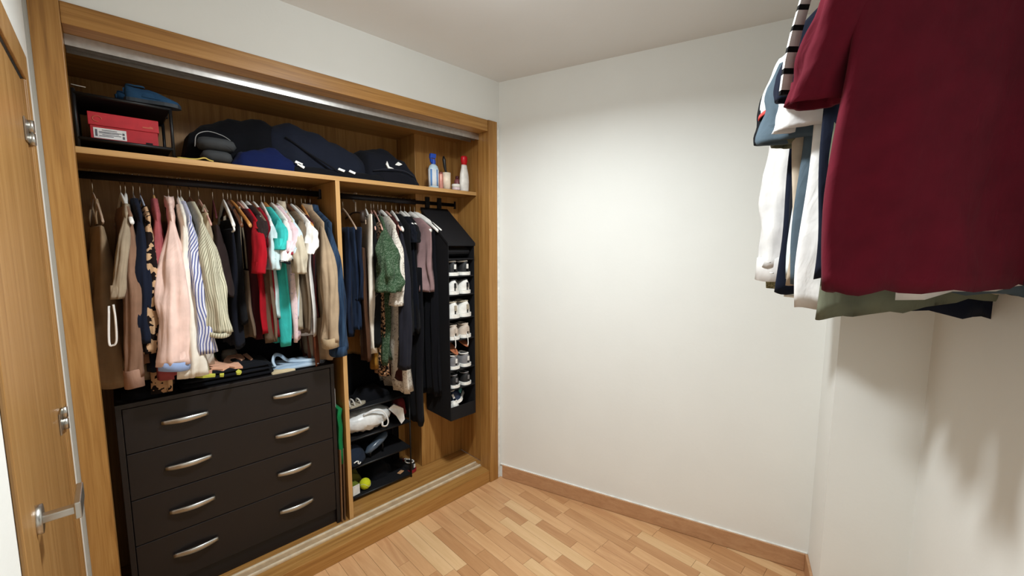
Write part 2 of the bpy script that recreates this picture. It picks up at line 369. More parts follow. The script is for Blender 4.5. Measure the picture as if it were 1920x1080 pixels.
# ================================================================ chest of drawers
dx0, dx1, dy, dz = -.032, .778, 2.107, .948
ch = thing('chest_of_drawers', 'black-brown four drawer chest standing inside the wardrobe', 'chest', (dx0, dy, FLZ))
def dp(name, x0, x1, y0, y1, z0, z1, par=None, bev=.0015, m=M_black):
    return obj(name, MB().box(x0 - dx0, x1 - dx0, y0 - dy, y1 - dy, z0 - FLZ, z1 - FLZ), m, par or ch, bevel=bev)
dp('side_board', dx0, dx0 + .018, dy, 2.47, FLZ, dz - .018); dp('side_board', dx1 - .018, dx1, dy, 2.47, FLZ, dz - .018)
dp('top_board', dx0, dx1, dy - .002, 2.475, dz - .018, dz); dp('back_board', dx0 + .018, dx1 - .018, 2.462, 2.47, FLZ + .02, dz - .018)
dp('plinth', dx0 + .018, dx1 - .018, dy + .02, dy + .035, FLZ, .155)
zb = [.928, .746, .556, .366, .158]
for i in range(4):
    d_ = dp('drawer', dx0 + .0195, dx1 - .0195, dy + .003, dy + .022, zb[i+1] + .0015, zb[i] - .0015, None, .002)
    for hx in (.096, .493):
        hzc = [.843, .651, .462, .272][i]; n = 14; rings = []
        for k in range(n + 1):
            t = k / n; x = hx + .153*t; bow = math.sin(math.pi*t)
            yc = dy - .006 - .016*bow; hh = .0085 + .0035*bow; tt = .004
            rings.append([(x - dx0, yc + tt - dy, hzc - hh - FLZ), (x - dx0, yc - tt - dy, hzc - hh*.8 - FLZ), (x - dx0, yc - tt - dy, hzc + hh*.8 - FLZ), (x - dx0, yc + tt - dy, hzc + hh - FLZ)])
        hn = obj('handle', MB().loft(rings, True, True, True), M_steel, d_, True)
        for x in (hx + .006, hx + .147): pass
# ================================================================ hangers and garments
M_wh = plain('white_plastic', (236, 234, 228), .35); M_wd = wood('hanger_wood', (160, 104, 52), (186, 128, 70), (200, 146, 88), 'X', .35)
M_dkw = wood('dark_hanger_wood', (70, 40, 26), (92, 56, 36), (110, 70, 46), 'X', .4); M_rose = plain('rose_velvet', (206, 160, 146), .8)
M_beige = plain('beige_velvet', (170, 146, 126), .85); M_grey = plain('grey_velvet', (120, 108, 104), .85); M_blueh = plain('pale_blue_plastic', (178, 190, 210), .4)
M_wine = plain('wine_velvet', (74, 22, 28), .8); M_tan = plain('tan_plastic', (206, 160, 104), .45)
HM = {'white': M_wh, 'wooden': M_wd, 'dark wooden': M_dkw, 'rose': M_rose, 'beige': M_beige, 'grey': M_grey, 'pale blue': M_blueh, 'wine red': M_wine, 'tan': M_tan}
def armz(x): return -.088 - .105 * (min(abs(x), .24) / .2) ** 1.25
def hanger(loc, rot, kind, label, bar=False, wide=.205, hookm=M_chrome, group=None):
    h = thing('clothes_hanger', label, 'hanger', loc, rot, group)
    pts = [(0, 0, -.09), (0, 0, -.05)] + [(.020*math.sin(R(a)), 0, -.020 - .020*math.cos(R(a)) + .004) for a in range(0, 235, 20)]
    obj('hook', MB().tube(pts, .0017, 6), hookm, h, True)
    thick = .011 if kind in ('wooden', 'dark wooden', 'white', 'tan') else .006
    rings = []
    for k in range(21):
        x = -wide + 2*wide*k/20; f = 1 - abs(x)/wide
        hh = (.017 if thick > .01 else .011) * (.62 + .38*f) ; z = armz(x) - .002; t = thick*(.75 + .4*f*0 + .25*(1-f))
        rings.append([(x, t*math.cos(2*math.pi*j/10)*.6, z + hh*math.sin(2*math.pi*j/10)) for j in range(10)])
    obj('arms', MB().loft(rings, True, True, True), HM[kind], h, True)
    if bar: obj('trouser_bar', MB().tube([(-wide*.9, 0, armz(wide*.9) - .01), (-wide*.9, 0, -.225), (wide*.9, 0, -.225), (wide*.9, 0, armz(wide*.9) - .01)], .004, 8), HM[kind], h, True)
    return h
def body_mesh(W, neckW, hem, hemW, th=.02, fold=.008, nf=5, tilt=0, top=None, seed=0, pinch=0, sway=0, waist=None, ragged=.006):
    rnd = random.Random(seed); ph = rnd.uniform(0, 6); n = 44; rows = []
    if top is None:
        for k in range(6):
            w_ = neckW + (W - neckW) * k / 5; rows.append((armz(w_) + .014, w_, .011 + .004*k/5, 0))
        z0 = armz(W) - .012
    else:
        z0 = top; rows.append((top + .004, W*.97, .004, 0))
    m = 20
    for k in range(m + 1):
        t = k / m; z = z0 + (hem - z0) * t
        w_ = W + (hemW - W) * min(1, t*1.15)
        if waist: w_ -= waist * math.exp(-((t - .42)/.22)**2)
        rows.append((z, w_, .013 + (th - .013) * min(1, t*2.2), t))
    rings = []
    for z, w_, tk, t in rows:
        ring = []
        for j in range(n):
            a = 2*math.pi*j/n; c, s = math.cos(a), math.sin(a)
            x = w_ * math.copysign(abs(c)**.75, c); y = tk * math.copysign(abs(s)**.9, s)
            am = fold * min(1, t*1.4)
            am *= 1.35
            y += am * math.sin(nf*x/.1 + ph + 1.3*math.sin(t*4 + ph)) * (1 - abs(c)**6*.3) + am*.5*math.sin(2.3*nf*x/.1 + 2*ph + t*3)
            x += .006 * math.sin(t*9 + ph) * t
            zz = z + tilt * x * t + ragged * t * math.sin(6*x/.1 + ph) + sway*0
            y += sway * t * t
            ring.append((x, y, zz))
        rings.append(ring)
    last = rings[-1]                       # turned-in hem
    rings.append([(x*.97, (y - sway)*.55 + sway, z + .012) for x, y, z in last])
    return MB().loft(rings, True, top is not None, False)
def sleeve_mesh(W, end, rx, ry, seed=0, wr=.10, side=-1, r0=.03, flare=1.0, drop=0.0, openin=True):
    rnd = random.Random(seed + 5); ph = rnd.uniform(0, 6); ph2 = rnd.uniform(0, 6); n = 40
    s = Vector((side*(W - .035), 0, armz(W - .02) + .012 - drop)); e = Vector(end); rings = []; m = 26
    for k in range(m + 1):
        t = k / m
        q = Vector((s.x + (e.x - s.x) * (1 - (1 - t)**2.2), s.y + (e.y - s.y) * t**1.2, s.z + (e.z - s.z) * t))
        g = min(1, .35 + t*2.4) if t < .28 else 1 + (flare - 1) * (t - .28) / .72
        ax, ay = (r0 + (rx - r0) * min(1, t*2)) * g, (.012 + (ry - .012) * min(1, t*2.6)) * g
        ring = []
        for j in range(n):
            a = 2*math.pi*j/n; c, sn = math.cos(a), math.sin(a)
            rr = 1 + wr * math.sin(3*a + ph + 2.2*math.sin(t*7 + ph2)) * min(1, t*2) + wr*.6 * math.sin(2*a - t*16 + ph2) * t + wr*.75 * math.sin(6*a + 2*ph + 1.5*math.sin(3*t + ph)) * min(1, t*3) + wr*.45*math.sin(11*a + ph2 + 2*t) * min(1, t*2) + wr*.4*math.sin(t*34 + 2*a + ph)*t*t
            tl = .25 * c * ax * (1 - t*.6) * (-side)
            ring.append((q.x + ax*c*rr, q.y + ay*sn*rr, q.z - abs(tl)*0 + (tl if t < .3 else tl*.3)))
        rings.append(ring)
    cx = sum(p[0] for p in rings[-1])/n; cy = sum(p[1] for p in rings[-1])/n
    if openin:
        rings.append([(cx + (x-cx)*.88, cy + (y-cy)*.88, z + .002) for x, y, z in rings[-1]])
        rings.append([(cx + (x-cx)*.8, cy + (y-cy)*.8, z + .05) for x, y, z in rings[-2]])
    return MB().loft(rings, True, True, False)
def to_local(loc, rot, p):
    d = Vector(p) - Vector(loc); c, s = math.cos(-rot), math.sin(-rot)
    return Vector((d.x*c - d.y*s, d.x*s + d.y*c, d.z))
GN = [0]
def garment(name, label, cat, loc, rot, mat, W=.19, neckW=.07, hem=-.6, hemW=.2, th=.02, fold=.008, nf=5, tilt=0, top=None, sleeves=None, smat=None,
            cuff=None, collar=None, waist=None, straps=None, wr=.10, rear=True, flare=1.0, sway=0, buttons=None, tabs=None, r0=.03, group=None, drop=0):
    GN[0] += 1; sd = GN[0] * 13
    g = thing(name, label, cat, loc, rot, group)
    obj('body', body_mesh(W, neckW, hem, hemW, th, fold, nf, tilt, top, sd, sway=sway, waist=waist), mat, g, True)
    if sleeves:
        end, rx, ry = sleeves
        s = obj('sleeve', sleeve_mesh(W, end, rx, ry, sd, wr, -1, r0, flare, drop), smat or mat, g, True)
        if cuff:
            cm, ch_ = cuff; e = Vector(end); n = 20; rn = random.Random(sd)
            k = flare
            rings = [[(e.x + rx*k*q*math.cos(2*math.pi*j/n), e.y + ry*k*q*math.sin(2*math.pi*j/n), e.z + dz_ + .1*rx*math.cos(2*math.pi*j/n) + .004*math.sin(4*math.pi*j/n + sd)) for j in range(n)]
                     for q, dz_ in ((1.0, ch_*.45), (1.07, ch_*.4), (1.1, -ch_*.5), (1.0, -ch_*.52), (.9, 0), (.86, ch_*.3))]
            obj('cuff', MB().loft(rings, True), cm, s, True)
        if rear:
            e2 = Vector((W - .045, -end[1]*.2, max(end[2], hem) + .02))
            obj('sleeve', sleeve_mesh(W - .02, e2, min(rx, .035), min(ry, .018), sd + 1, .08, 1, .025, 1, drop), smat or mat, g, True)
    if collar:
        n = 20
        rings = [[(neckW*q*math.cos(2*math.pi*j/n), .016*q*math.sin(2*math.pi*j/n), armz(neckW) + dz_ - .012*abs(math.cos(2*math.pi*j/n))) for j in range(n)] for q, dz_ in ((1.05, .0), (1.12, .022), (.98, .048), (.9, .046), (.86, .01))]
        obj('collar', MB().loft(rings, True), collar, g, True)
    if straps:
        ztop, m2 = straps
        for sx in (-1, 1):
            for dy_ in (-.008, .008):
                obj('strap', MB().tube([(sx*.095, 0, armz(.095) + .018), (sx*.105, dy_, (armz(.1) + ztop)/2), (sx*W*.75, dy_, ztop + .01)], .004, 6, flat=.5), m2, g, True)
    if buttons:
        bm_, zs_ = buttons
        for zb_ in zs_: obj('button', MB().tube([(-.02, th + .002, zb_), (-.02, th + .006, zb_)], .006, 10), bm_, g, True)
    return g

ZH = ZR + .0155
def place(hook, yaw=0, tip=None):
    p = atY(hook, 345, YR); loc = Vector((p.x, YR, ZH))
    if tip:
        q = atY(tip[0], tip[1], YR - .19); yaw = math.degrees(math.asin(max(-.9, min(.9, (q.x - p.x)/.205))))
    return loc, R(90 + yaw)
def SL(loc, rot, px, py, rx, ry, y=2.035): return (to_local(loc, rot, atY(px, py, y)), rx, ry)
def hz(px, py, y=2.08): return atY(px, py, y).z - ZH

C = dict(khaki=(150, 126, 98), greige=(158, 142, 120), taupe=(136, 104, 84), navy=(22, 28, 44), rose=(164, 84, 88), ppink=(238, 206, 194), cream=(238, 230, 216), dbrown=(46, 34, 33),
         black=(18, 18, 21), red=(160, 16, 30), wine=(104, 14, 26), aqua=(190, 210, 212), turq=(58, 186, 180), lace=(232, 200, 206), pblue=(202, 220, 230), polo=(196, 184, 162), white=(240, 236, 230),
         tlong=(166, 144, 118), denim=(46, 72, 108))
F = {k: fabric(v) for k, v in C.items()}
F['leo'] = fabric((196, 160, 124), (26, 18, 17), 'leopard', 36, width=.54); F['leo2'] = fabric((186, 146, 112), (24, 17, 16), 'leopard', 75, width=.51)
F['bstripe'] = fabric((226, 226, 236), (98, 106, 158), 'v', 95, width=.55); F['sage'] = fabric((206, 200, 176), (136, 134, 112), 'v', 110, width=.68)
F['denim'] = fabric((24, 40, 62), (54, 76, 102), 'denim'); F['jean'] = fabric((18, 27, 46), (42, 56, 84), 'denim'); F['lightjean'] = fabric((140, 166, 192), (200, 216, 228), 'denim')
F['green'] = fabric((46, 68, 46), (90, 106, 86), 'floral', 130, width=.52); F['greyfl'] = fabric((214, 206, 194), (140, 128, 118), 'floral', 80, width=.57)
F['blackfl'] = fabric((18, 20, 22), (190, 178, 168), 'floral', 28, width=.68); F['laceP'] = fabric((236, 210, 212), (190, 170, 200), 'floral', 70, width=.6)
F['mauve'] = fabric((150, 122, 122)); F['blueCuff'] = fabric((150, 172, 214)); F['must'] = fabric((150, 108, 40)); F['brown'] = fabric((78, 52, 36)); F['sheer'] = fabric((30, 30, 38))
F['olive'] = fabric((92, 92, 72)); F['taupe2'] = fabric((112, 94, 78)); F['orange'] = fabric((180, 96, 48))
WRAIL = 'hanging on the left rail'
SHOWN = {(196, 443), (246, 402), (396, 440), (437, 426), (453, 441), (469, 438), (497, 426), (508, 417), (549, 425), (585, 437), (666, 436), (704, 437), (716, 440), (750, 447), (754, 437), (806, 432), (819, 428), (826, 424)}
def item(hook, hk, hlabel, yaw=0, tip=None, bar=False, make_h=True):
    loc, rot = place(hook, yaw, tip)
    if make_h: hanger(loc, rot, hk, hlabel, bar, wide=.205 if tip in SHOWN else .155)
    return loc, rot
# ---- left bay, from the left
loc, rot = item(172.6, 'beige', 'beige slim hanger nearest the left frame post', tip=(196, 443))
g = garment('jumpsuit', 'khaki beige strapless jumpsuit hanging leftmost on the long rail', 'jumpsuit', loc, rot, F['khaki'], W=.15, hem=hz(200, 735), hemW=.16, th=.045, fold=.012, nf=4, top=-.215, straps=(-.215, F['khaki']))
loc, rot = item(234, 'white', 'white hanger behind the beige drawstring top', tip=(236, 400))
g = garment('drawstring_top', 'greige top with a shoulder cut-out and a white drawstring loop', 'top', loc, rot, F['greige'], W=.18, neckW=.11, hem=hz(205, 735), hemW=.14, th=.022, fold=.012, sleeves=SL(loc, rot, 220, 560, .022, .018), rear=False)
e = to_local(loc, rot, atY(211, 600, 2.03))
obj('drawstring', MB().tube([e + Vector((0, -.006, .055)), e + Vector((-.01, -.008, .0)), e + Vector((-.012, -.005, -.075)), e + Vector((-.008, .006, -.09)), e + Vector((-.004, .014, -.075)), e + Vector((.01, .006, .05))], .0035, 6), F['white'], g, True)
loc, rot = item(225, 'white', 'white hanger with its bright tip above the taupe brown shirt', tip=(246, 402))
garment('shirt', 'taupe brown long sleeved shirt with a wide cuff near the left post', 'shirt', loc, rot, F['taupe'], W=.19, neckW=.13, hem=hz(245, 690), hemW=.19, th=.03, fold=.012, sleeves=SL(loc, rot, 251, 706, .034, .026, 2.03), cuff=(fabric((158, 124, 106)), .07))
loc, rot = item(248.6, 'grey', 'taupe grey velvet hanger holding the dark navy dress', tip=(262, 385))
garment('dress', 'plain dark navy dress beside the leopard print dress', 'dress', loc, rot, F['navy'], W=.18, neckW=.06, hem=hz(268, 705), hemW=.2, th=.03, fold=.006, sleeves=SL(loc, rot, 270, 640, .045, .03, 2.05), rear=False)
loc, rot = item(261.1, 'pale blue', 'pale blue hanger sticking up over the leopard print dress', tip=(279, 405))
garment('dress', 'black and cream large leopard print dress', 'dress', loc, rot, F['leo'], W=.19, neckW=.12, hem=hz(285, 742), hemW=.2, th=.028, fold=.012, sleeves=SL(loc, rot, 283, 660, .03, .026, 2.04))
loc, rot = item(286.4, 'tan', 'light tan hanger holding the dusty rose dress', tip=(293, 385))
garment('dress', 'dusty rose pink dress mostly hidden behind the pale pink shirt', 'dress', loc, rot, F['rose'], W=.17, neckW=.05, hem=hz(300, 712), hemW=.23, th=.034, fold=.014, sleeves=SL(loc, rot, 296, 600, .022, .018, 2.06), rear=False)
loc, rot = item(314.4, 'white', 'white hanger above the collar of the pale pink shirt', tip=(320, 385))
garment('shirt', 'pale pink long shirt with a turned up light blue cuff', 'shirt', loc, rot, F['ppink'], W=.18, neckW=.08, hem=hz(322, 672), hemW=.21, th=.045, fold=.016, sleeves=SL(loc, rot, 328, 682, .043, .046, 2.0), cuff=(F['blueCuff'], .035), collar=F['ppink'], wr=.15, r0=.035)
loc, rot = item(331.8, 'white', 'white hanger in the collar of the cream blouse', tip=(345, 400))
garment('blouse', 'cream white blouse between the pink and the blue striped shirts', 'blouse', loc, rot, F['cream'], W=.19, neckW=.09, hem=hz(352, 700), hemW=.22, th=.035, fold=.02, nf=6, sleeves=SL(loc, rot, 360, 703, .04, .034, 2.02), wr=.14, flare=1.25)
loc, rot = item(337.4, 'white', 'white hanger above the blue striped shirt', tip=(358, 410))
garment('shirt', 'white shirt with blue stripes and a loose rolled sleeve', 'shirt', loc, rot, F['bstripe'], W=.18, neckW=.06, hem=hz(365, 640), hemW=.2, th=.028, fold=.014, sleeves=SL(loc, rot, 385, 660, .045, .034, 2.01), smat=F['bstripe'], wr=.12)
loc, rot = item(354, 'dark wooden', 'dark wooden hanger in the sage striped shirt', tip=(380, 420))
garment('shirt', 'sage and cream pinstriped shirt with puffed sleeve end', 'shirt', loc, rot, F['sage'], W=.19, neckW=.06, hem=hz(380, 600), hemW=.2, th=.03, fold=.014, sleeves=SL(loc, rot, 409, 622, .05, .038, 2.0), wr=.12, flare=1.05, cuff=(F['sage'], .02))
loc, rot = item(370.7, 'rose', 'rose velvet hanger with its long arm below the beige camisole', tip=(396, 440))
garment('camisole', 'beige ruched camisole top on thin straps', 'top', loc, rot, fabric((192, 172, 142)), W=.15, hem=hz(388, 540), hemW=.16, th=.026, fold=.014, nf=7, top=-.15, straps=(-.15, F['greige']))
loc, rot = item(397, 'wine red', 'dark wine red hanger in the gap left of the navy trousers', tip=(408, 430))
garment('skirt', 'dark brown flared skirt with a pointed hem', 'skirt', loc, rot, F['dbrown'], W=.14, hem=hz(455, 575), hemW=.24, th=.03, fold=.010, nf=3, top=-.20, tilt=-.25)
loc, rot = item(416.7, 'white', 'white hanger above the folded navy black trousers', tip=(437, 426), bar=True)
garment('trousers', 'navy black trousers folded over a white hanger', 'trousers', loc, rot, fabric((20, 22, 32)), W=.17, hem=hz(432, 660), hemW=.15, th=.026, fold=.006, nf=3, top=-.215)
loc, rot = item(425, 'dark wooden', 'brown wooden hanger with a dull pale tip right of the navy trousers', tip=(453, 441))
garment('dress', 'plain black dress behind the wooden hangers', 'dress', loc, rot, F['black'], W=.16, hem=hz(455, 610), hemW=.17, th=.022, fold=.006, top=-.17, straps=(-.17, F['black']))
loc, rot = item(431, 'wooden', 'honey coloured wooden hanger left of the red shirt', tip=(469, 438))
garment('camisole', 'taupe knit camisole on two long straps left of the red shirt', 'top', loc, rot, F['taupe2'], W=.15, hem=hz(470, 640), hemW=.16, th=.018, fold=.008, top=-.40, straps=(-.40, F['greige']))
loc, rot = item(443.5, 'rose', 'rose hanger just left of the red shirt', yaw=6)
garment('dress', 'slim dark wine dress squeezed beside the red shirt', 'dress', loc, rot, fabric((60, 16, 22)), W=.17, neckW=.1, hem=hz(474, 640), hemW=.17, th=.014, fold=.006)
loc, rot = item(450, 'white', 'white hanger holding the bright red short sleeved shirt', yaw=5)
garment('shirt', 'bright red short sleeved shirt in the middle of the long rail', 'shirt', loc, rot, F['red'], W=.19, neckW=.1, hem=hz(470, 632), hemW=.2, th=.02, fold=.008, sleeves=SL(loc, rot, 484, 512, .05, .024, 2.02), wr=.05)
loc, rot = item(460.5, 'white', 'white hanger with its bare tip left of the maroon shirt', tip=(497, 426))
garment('shirt', 'very dark brown round shouldered shirt right of the bright red one', 'shirt', loc, rot, F['dbrown'], W=.15, neckW=.06, hem=hz(484, 640), hemW=.18, th=.018, fold=.006, sleeves=SL(loc, rot, 488, 450, .03, .02, 2.07), rear=False)
loc, rot = item(467, 'dark wooden', 'dark wooden hanger holding the taupe tunic', yaw=4)
garment('tunic', 'taupe brown tunic behind the maroon shirt', 'tunic', loc, rot, F['taupe2'], W=.19, neckW=.12, hem=hz(492, 645), hemW=.21, th=.018, fold=.008)
loc, rot = item(473, 'white', 'white hanger in the maroon shirt', yaw=4)
garment('shirt', 'deep maroon shirt just left of the mint ringer shirt', 'shirt', loc, rot, fabric((138, 16, 30)), W=.17, neckW=.08, hem=hz(505, 637), hemW=.2, th=.02, fold=.008, sleeves=SL(loc, rot, 503, 470, .03, .02, 2.07), smat=F['wine'], rear=False)
loc, rot = item(488, 'white', 'white hanger with its bright tip left of the turquoise shirt', tip=(508, 417))
garment('shirt', 'pale grey aqua short sleeved shirt left of the turquoise one', 'shirt', loc, rot, F['aqua'], W=.18, neckW=.15, hem=hz(510, 600), hemW=.18, th=.016, fold=.008, sleeves=SL(loc, rot, 514, 505, .045, .026, 2.03))
loc, rot = item(494, 'wooden', 'wooden hanger between the white ones above the turquoise shirt', yaw=5)
garment('shirt', 'turquoise short sleeved shirt', 'shirt', loc, rot, F['turq'], W=.19, neckW=.07, hem=hz(521, 652), hemW=.2, th=.018, fold=.010, sleeves=SL(loc, rot, 522, 468, .04, .022, 2.02), wr=.05)
loc, rot = item(506.7, 'white', 'white hanger in the white sleeved shirt', yaw=5)
garment('shirt', 'white shirt with black edged sleeve right of the turquoise one', 'shirt', loc, rot, F['white'], W=.18, neckW=.1, hem=hz(525, 560), hemW=.18, th=.014, fold=.008, sleeves=SL(loc, rot, 532, 490, .04, .022, 2.02), cuff=(F['black'], .010))
loc, rot = item(511, 'rose', 'pale rose hanger in the lilac pink lace blouse', yaw=8)
garment('blouse', 'lilac pink lace blouse with a wine red sleeve edge', 'blouse', loc, rot, F['laceP'], W=.19, neckW=.05, hem=hz(532, 645), hemW=.2, th=.018, fold=.010, sleeves=SL(loc, rot, 539, 472, .034, .02, 2.02), smat=F['lace'], cuff=(fabric((150, 40, 60)), .012))
loc, rot = item(518, 'white', 'white hanger in the pale blue shirt', yaw=6)
garment('shirt', 'pale blue short sleeved shirt left of the beige polo', 'shirt', loc, rot, F['pblue'], W=.18, neckW=.1, hem=hz(538, 600), hemW=.19, th=.016, fold=.008, sleeves=SL(loc, rot, 550, 485, .04, .024, 2.02))
loc, rot = item(525.3, 'beige', 'beige hanger in the collar of the beige polo', tip=(549, 425))
garment('polo_shirt', 'sand beige polo shirt right of the pale blue short sleeved shirt', 'shirt', loc, rot, F['polo'], W=.19, neckW=.05, hem=hz(552, 622), hemW=.2, th=.02, fold=.010, sleeves=SL(loc, rot, 562, 512, .055, .028, 2.0), collar=F['polo'])
loc, rot = item(536, 'dark wooden', 'dark hanger in the shadow right of the beige polo', yaw=5)
garment('tunic', 'dull brown tunic between the polo and the white shirt', 'tunic', loc, rot, fabric((120, 104, 86)), W=.18, neckW=.1, hem=hz(556, 632), hemW=.19, th=.018, fold=.008, sleeves=SL(loc, rot, 557, 470, .03, .02, 2.06), rear=False)
loc, rot = item(544, 'white', 'white hanger in the neck of the white short sleeved shirt', yaw=7)
garment('shirt', 'white crew neck shirt left of the taupe linen shirt', 'shirt', loc, rot, F['white'], W=.19, neckW=.12, hem=hz(560, 638), hemW=.19, th=.016, fold=.010, sleeves=SL(loc, rot, 576, 476, .045, .026, 2.02), wr=.12)
loc, rot = item(551, 'beige', 'thin beige hanger squeezed left of the wooden one at the right end', yaw=6)
garment('shirt', 'dark wine striped shirt hidden left of the taupe linen shirt', 'shirt', loc, rot, fabric((84, 30, 34), (30, 22, 24), 'v', 40), W=.19, neckW=.13, hem=hz(575, 600), hemW=.19, th=.014, fold=.006)
loc, rot = item(563.5, 'wooden', 'wooden hanger whose tip shows left of the taupe linen shirt', tip=(585, 437))
garment('skirt', 'rust brown skirt hanging low behind the taupe linen shirt', 'skirt', loc, rot, fabric((118, 66, 44)), W=.15, hem=hz(592, 695), hemW=.18, th=.014, fold=.006, top=-.26)
loc, rot = item(570.6, 'white', 'white hanger left of the collar of the taupe linen shirt', yaw=6)
garment('shirt', 'long taupe linen shirt with rolled sleeve at the right end of the rail', 'shirt', loc, rot, F['tlong'], W=.19, neckW=.07, hem=hz(594, 680), hemW=.22, th=.034, fold=.014, sleeves=SL(loc, rot, 619, 640, .042, .034, 2.0), collar=F['tlong'], cuff=(fabric((176, 154, 124)), .05), wr=.13)
loc, rot = item(580, 'grey', 'thin grey hanger in the denim jacket', yaw=10)
garment('denim_jacket', 'blue denim jacket hanging against the divider', 'jacket', loc, rot, F['denim'], W=.19, neckW=.07, hem=hz(630, 668), hemW=.2, th=.026, fold=.010, sleeves=SL(loc, rot, 634, 655, .05, .034, 2.04), collar=F['denim'], cuff=(F['denim'], .05))
# ---- right bay
M_loop = plain('belt_leather', (48, 34, 27), .5); M_buckle = plain('belt_buckle', (170, 150, 130), .4, .4)
loc, rot = item(641, 'beige', 'long beige wire hanger with the jeans beside the divider', tip=(666, 436))
for i, (px, py, hook, txt) in enumerate(((657, 640, 641, 'dark blue jeans nearest the divider on the right rail'), (667, 628, 648, 'mid blue jeans between two other pairs on the right rail'), (676, 566, 655, 'short dark denim trousers lying over the other jeans on the right rail'))):
    l2, r2 = place(hook, 0, ((660, 435), (672, 435), (683, 435))[i])
    garment('jeans', txt, 'jeans', l2, r2, fabric((14, 21, 37), (34, 46, 70), 'denim') if i != 1 else fabric((20, 30, 50), (46, 62, 88), 'denim'), W=(.11, .12, .15)[i], hem=hz(px, py), hemW=(.11, .12, .15)[i], th=.022, fold=.009, nf=3, top=-.19)
loc, rot = place(665, 4)
bh = thing('belt_hanger', 'curled metal hanger carrying coiled belts beside the cream trousers', 'hanger', loc, rot)
obj('hook', MB().tube([(0, 0, -.10), (0, 0, -.05)] + [(.026*math.sin(R(a)), 0, -.022 - .026*math.cos(R(a)) + .004) for a in range(0, 235, 20)], .004, 8), plain('beige_hook', (176, 158, 140), .5), bh, True)
obj('arms', MB().tube([(-.12, 0, -.13), (-.05, 0, -.105), (0, 0, -.1), (.05, 0, -.105), (.12, 0, -.13)], .005, 8), M_loop, bh, True)
def belt(dx, dz, r, lab):
    b = thing('belt', lab, 'belt', (loc.x + dx, loc.y - .13, loc.z + dz), R(62))
    rings = []
    for k in range(28):
        a = 2*math.pi*k/28; c, s = math.cos(a), math.sin(a)
        rings.append([(r*.62*c*q, yy, r*s*q) for q, yy in ((1, -.012), (1.1, -.012), (1.1, .012), (1, .012))])
    rings.append(rings[0]); obj('strap', MB().loft(rings, True), M_loop, b, True)
    obj('buckle', MB().obox((0, -.015, -r), (.016, 0, 0), (0, .003, 0), (0, 0, .012)), M_buckle, b, bevel=.002)
belt(.03, -.20, .045, 'dark brown leather belt coiled into a ring in front of the cream trousers')
belt(-.02, -.13, .03, 'small dark belt coil above the ring shaped belt')
loc, rot = item(684, 'white', 'white hanger above the cream trousers', tip=(697, 420))
garment('trousers', 'cream white trousers beside the belts', 'trousers', loc, rot, F['cream'], W=.19, hem=hz(686, 672), hemW=.17, th=.028, fold=.012, nf=3, top=-.12)
l2, r2 = place(676, 0, (680, 430))
garment('skirt', 'dark brown skirt hanging low behind the cream trousers', 'skirt', l2, r2, F['brown'], W=.15, hem=hz(668, 690), hemW=.17, th=.022, fold=.008, top=-.3)
l2, r2 = place(690, 0, (696, 430))
garment('trousers', 'mustard brown trousers behind the cream ones', 'trousers', l2, r2, F['must'], W=.15, hem=hz(694, 706), hemW=.14, th=.018, fold=.006, top=-.28)
loc, rot = item(694, 'rose', 'leftmost rose hanger of the right rail in the black floral top', tip=(704, 437))
garment('top', 'black top with pale floral specks on a rose hanger', 'top', loc, rot, F['blackfl'], W=.19, neckW=.08, hem=hz(700, 655), hemW=.19, th=.022, fold=.008)
loc, rot = item(699, 'rose', 'salmon rose hanger above the small leopard print trousers', tip=(716, 440))
garment('trousers', 'small leopard print trousers reaching down right of the black floral top', 'trousers', loc, rot, F['leo2'], W=.17, hem=hz(708, 717), hemW=.15, th=.024, fold=.010, top=-.16)
loc, rot = item(707, 'grey', 'grey hanger above the green blouse', tip=(721, 438))
garment('blouse', 'green patterned blouse with a flared ruffle sleeve', 'blouse', loc, rot, F['green'], W=.19, neckW=.1, hem=hz(728, 688), hemW=.17, th=.026, fold=.014, sleeves=SL(loc, rot, 730, 545, .068, .05, 2.0), flare=1.3, wr=.16, r0=.02)
loc, rot = item(713, 'white', 'off white hanger right of the green blouse', tip=(742, 440))
garment('dress', 'pale grey floral dress hanging low below the green blouse', 'dress', loc, rot, F['greyfl'], W=.19, neckW=.1, hem=hz(755, 745), hemW=.2, th=.03, fold=.014, sleeves=SL(loc, rot, 742, 572, .05, .034, 2.02), sway=-.06)
loc, rot = item(722, 'rose', 'long rose hanger with its tip over the black navy dress', tip=(750, 447))
garment('dress', 'dark wine brown dress behind the black navy one', 'dress', loc, rot, fabric((66, 30, 28)), W=.17, neckW=.1, hem=hz(756, 720), hemW=.18, th=.016, fold=.006)
loc, rot = item(733, 'white', 'cream white hanger with its tip beside the long rose one', tip=(754, 437))
garment('dress', 'black navy long sleeved dress with a slanting hem', 'dress', loc, rot, F['sheer'], W=.19, neckW=.15, hem=hz(770, 640), hemW=.24, th=.034, fold=.014, sleeves=SL(loc, rot, 758, 690, .045, .034, 2.0), wr=.08)
loc, rot = item(741, 'beige', 'short beige hanger showing only its upper edge', tip=(768, 440))
garment('shirt', 'black shirt behind the black navy dress', 'shirt', loc, rot, F['black'], W=.19, neckW=.06, hem=hz(790, 630), hemW=.19, th=.02, fold=.01)
for i, hk in enumerate((750, 757)):
    loc, rot = item(hk, 'white', ('white hanger in the neck of the black short sleeved shirt', 'white hanger right beside the one in the black short sleeved shirt')[i], tip=(780 + 5*i, 440))
    garment('shirt', ('black short sleeved shirt with its shoulder in front of the pleated dress', 'navy black shirt partly covered by the black short sleeved shirt')[i], 'shirt', loc, rot, F['black'] if i else fabric((16, 19, 28)), W=.15, neckW=.09, hem=hz(795, 625), hemW=.18, th=.018, fold=.008, sleeves=SL(loc, rot, 776 + 4*i, 455, .03, .02, 2.11), rear=False)
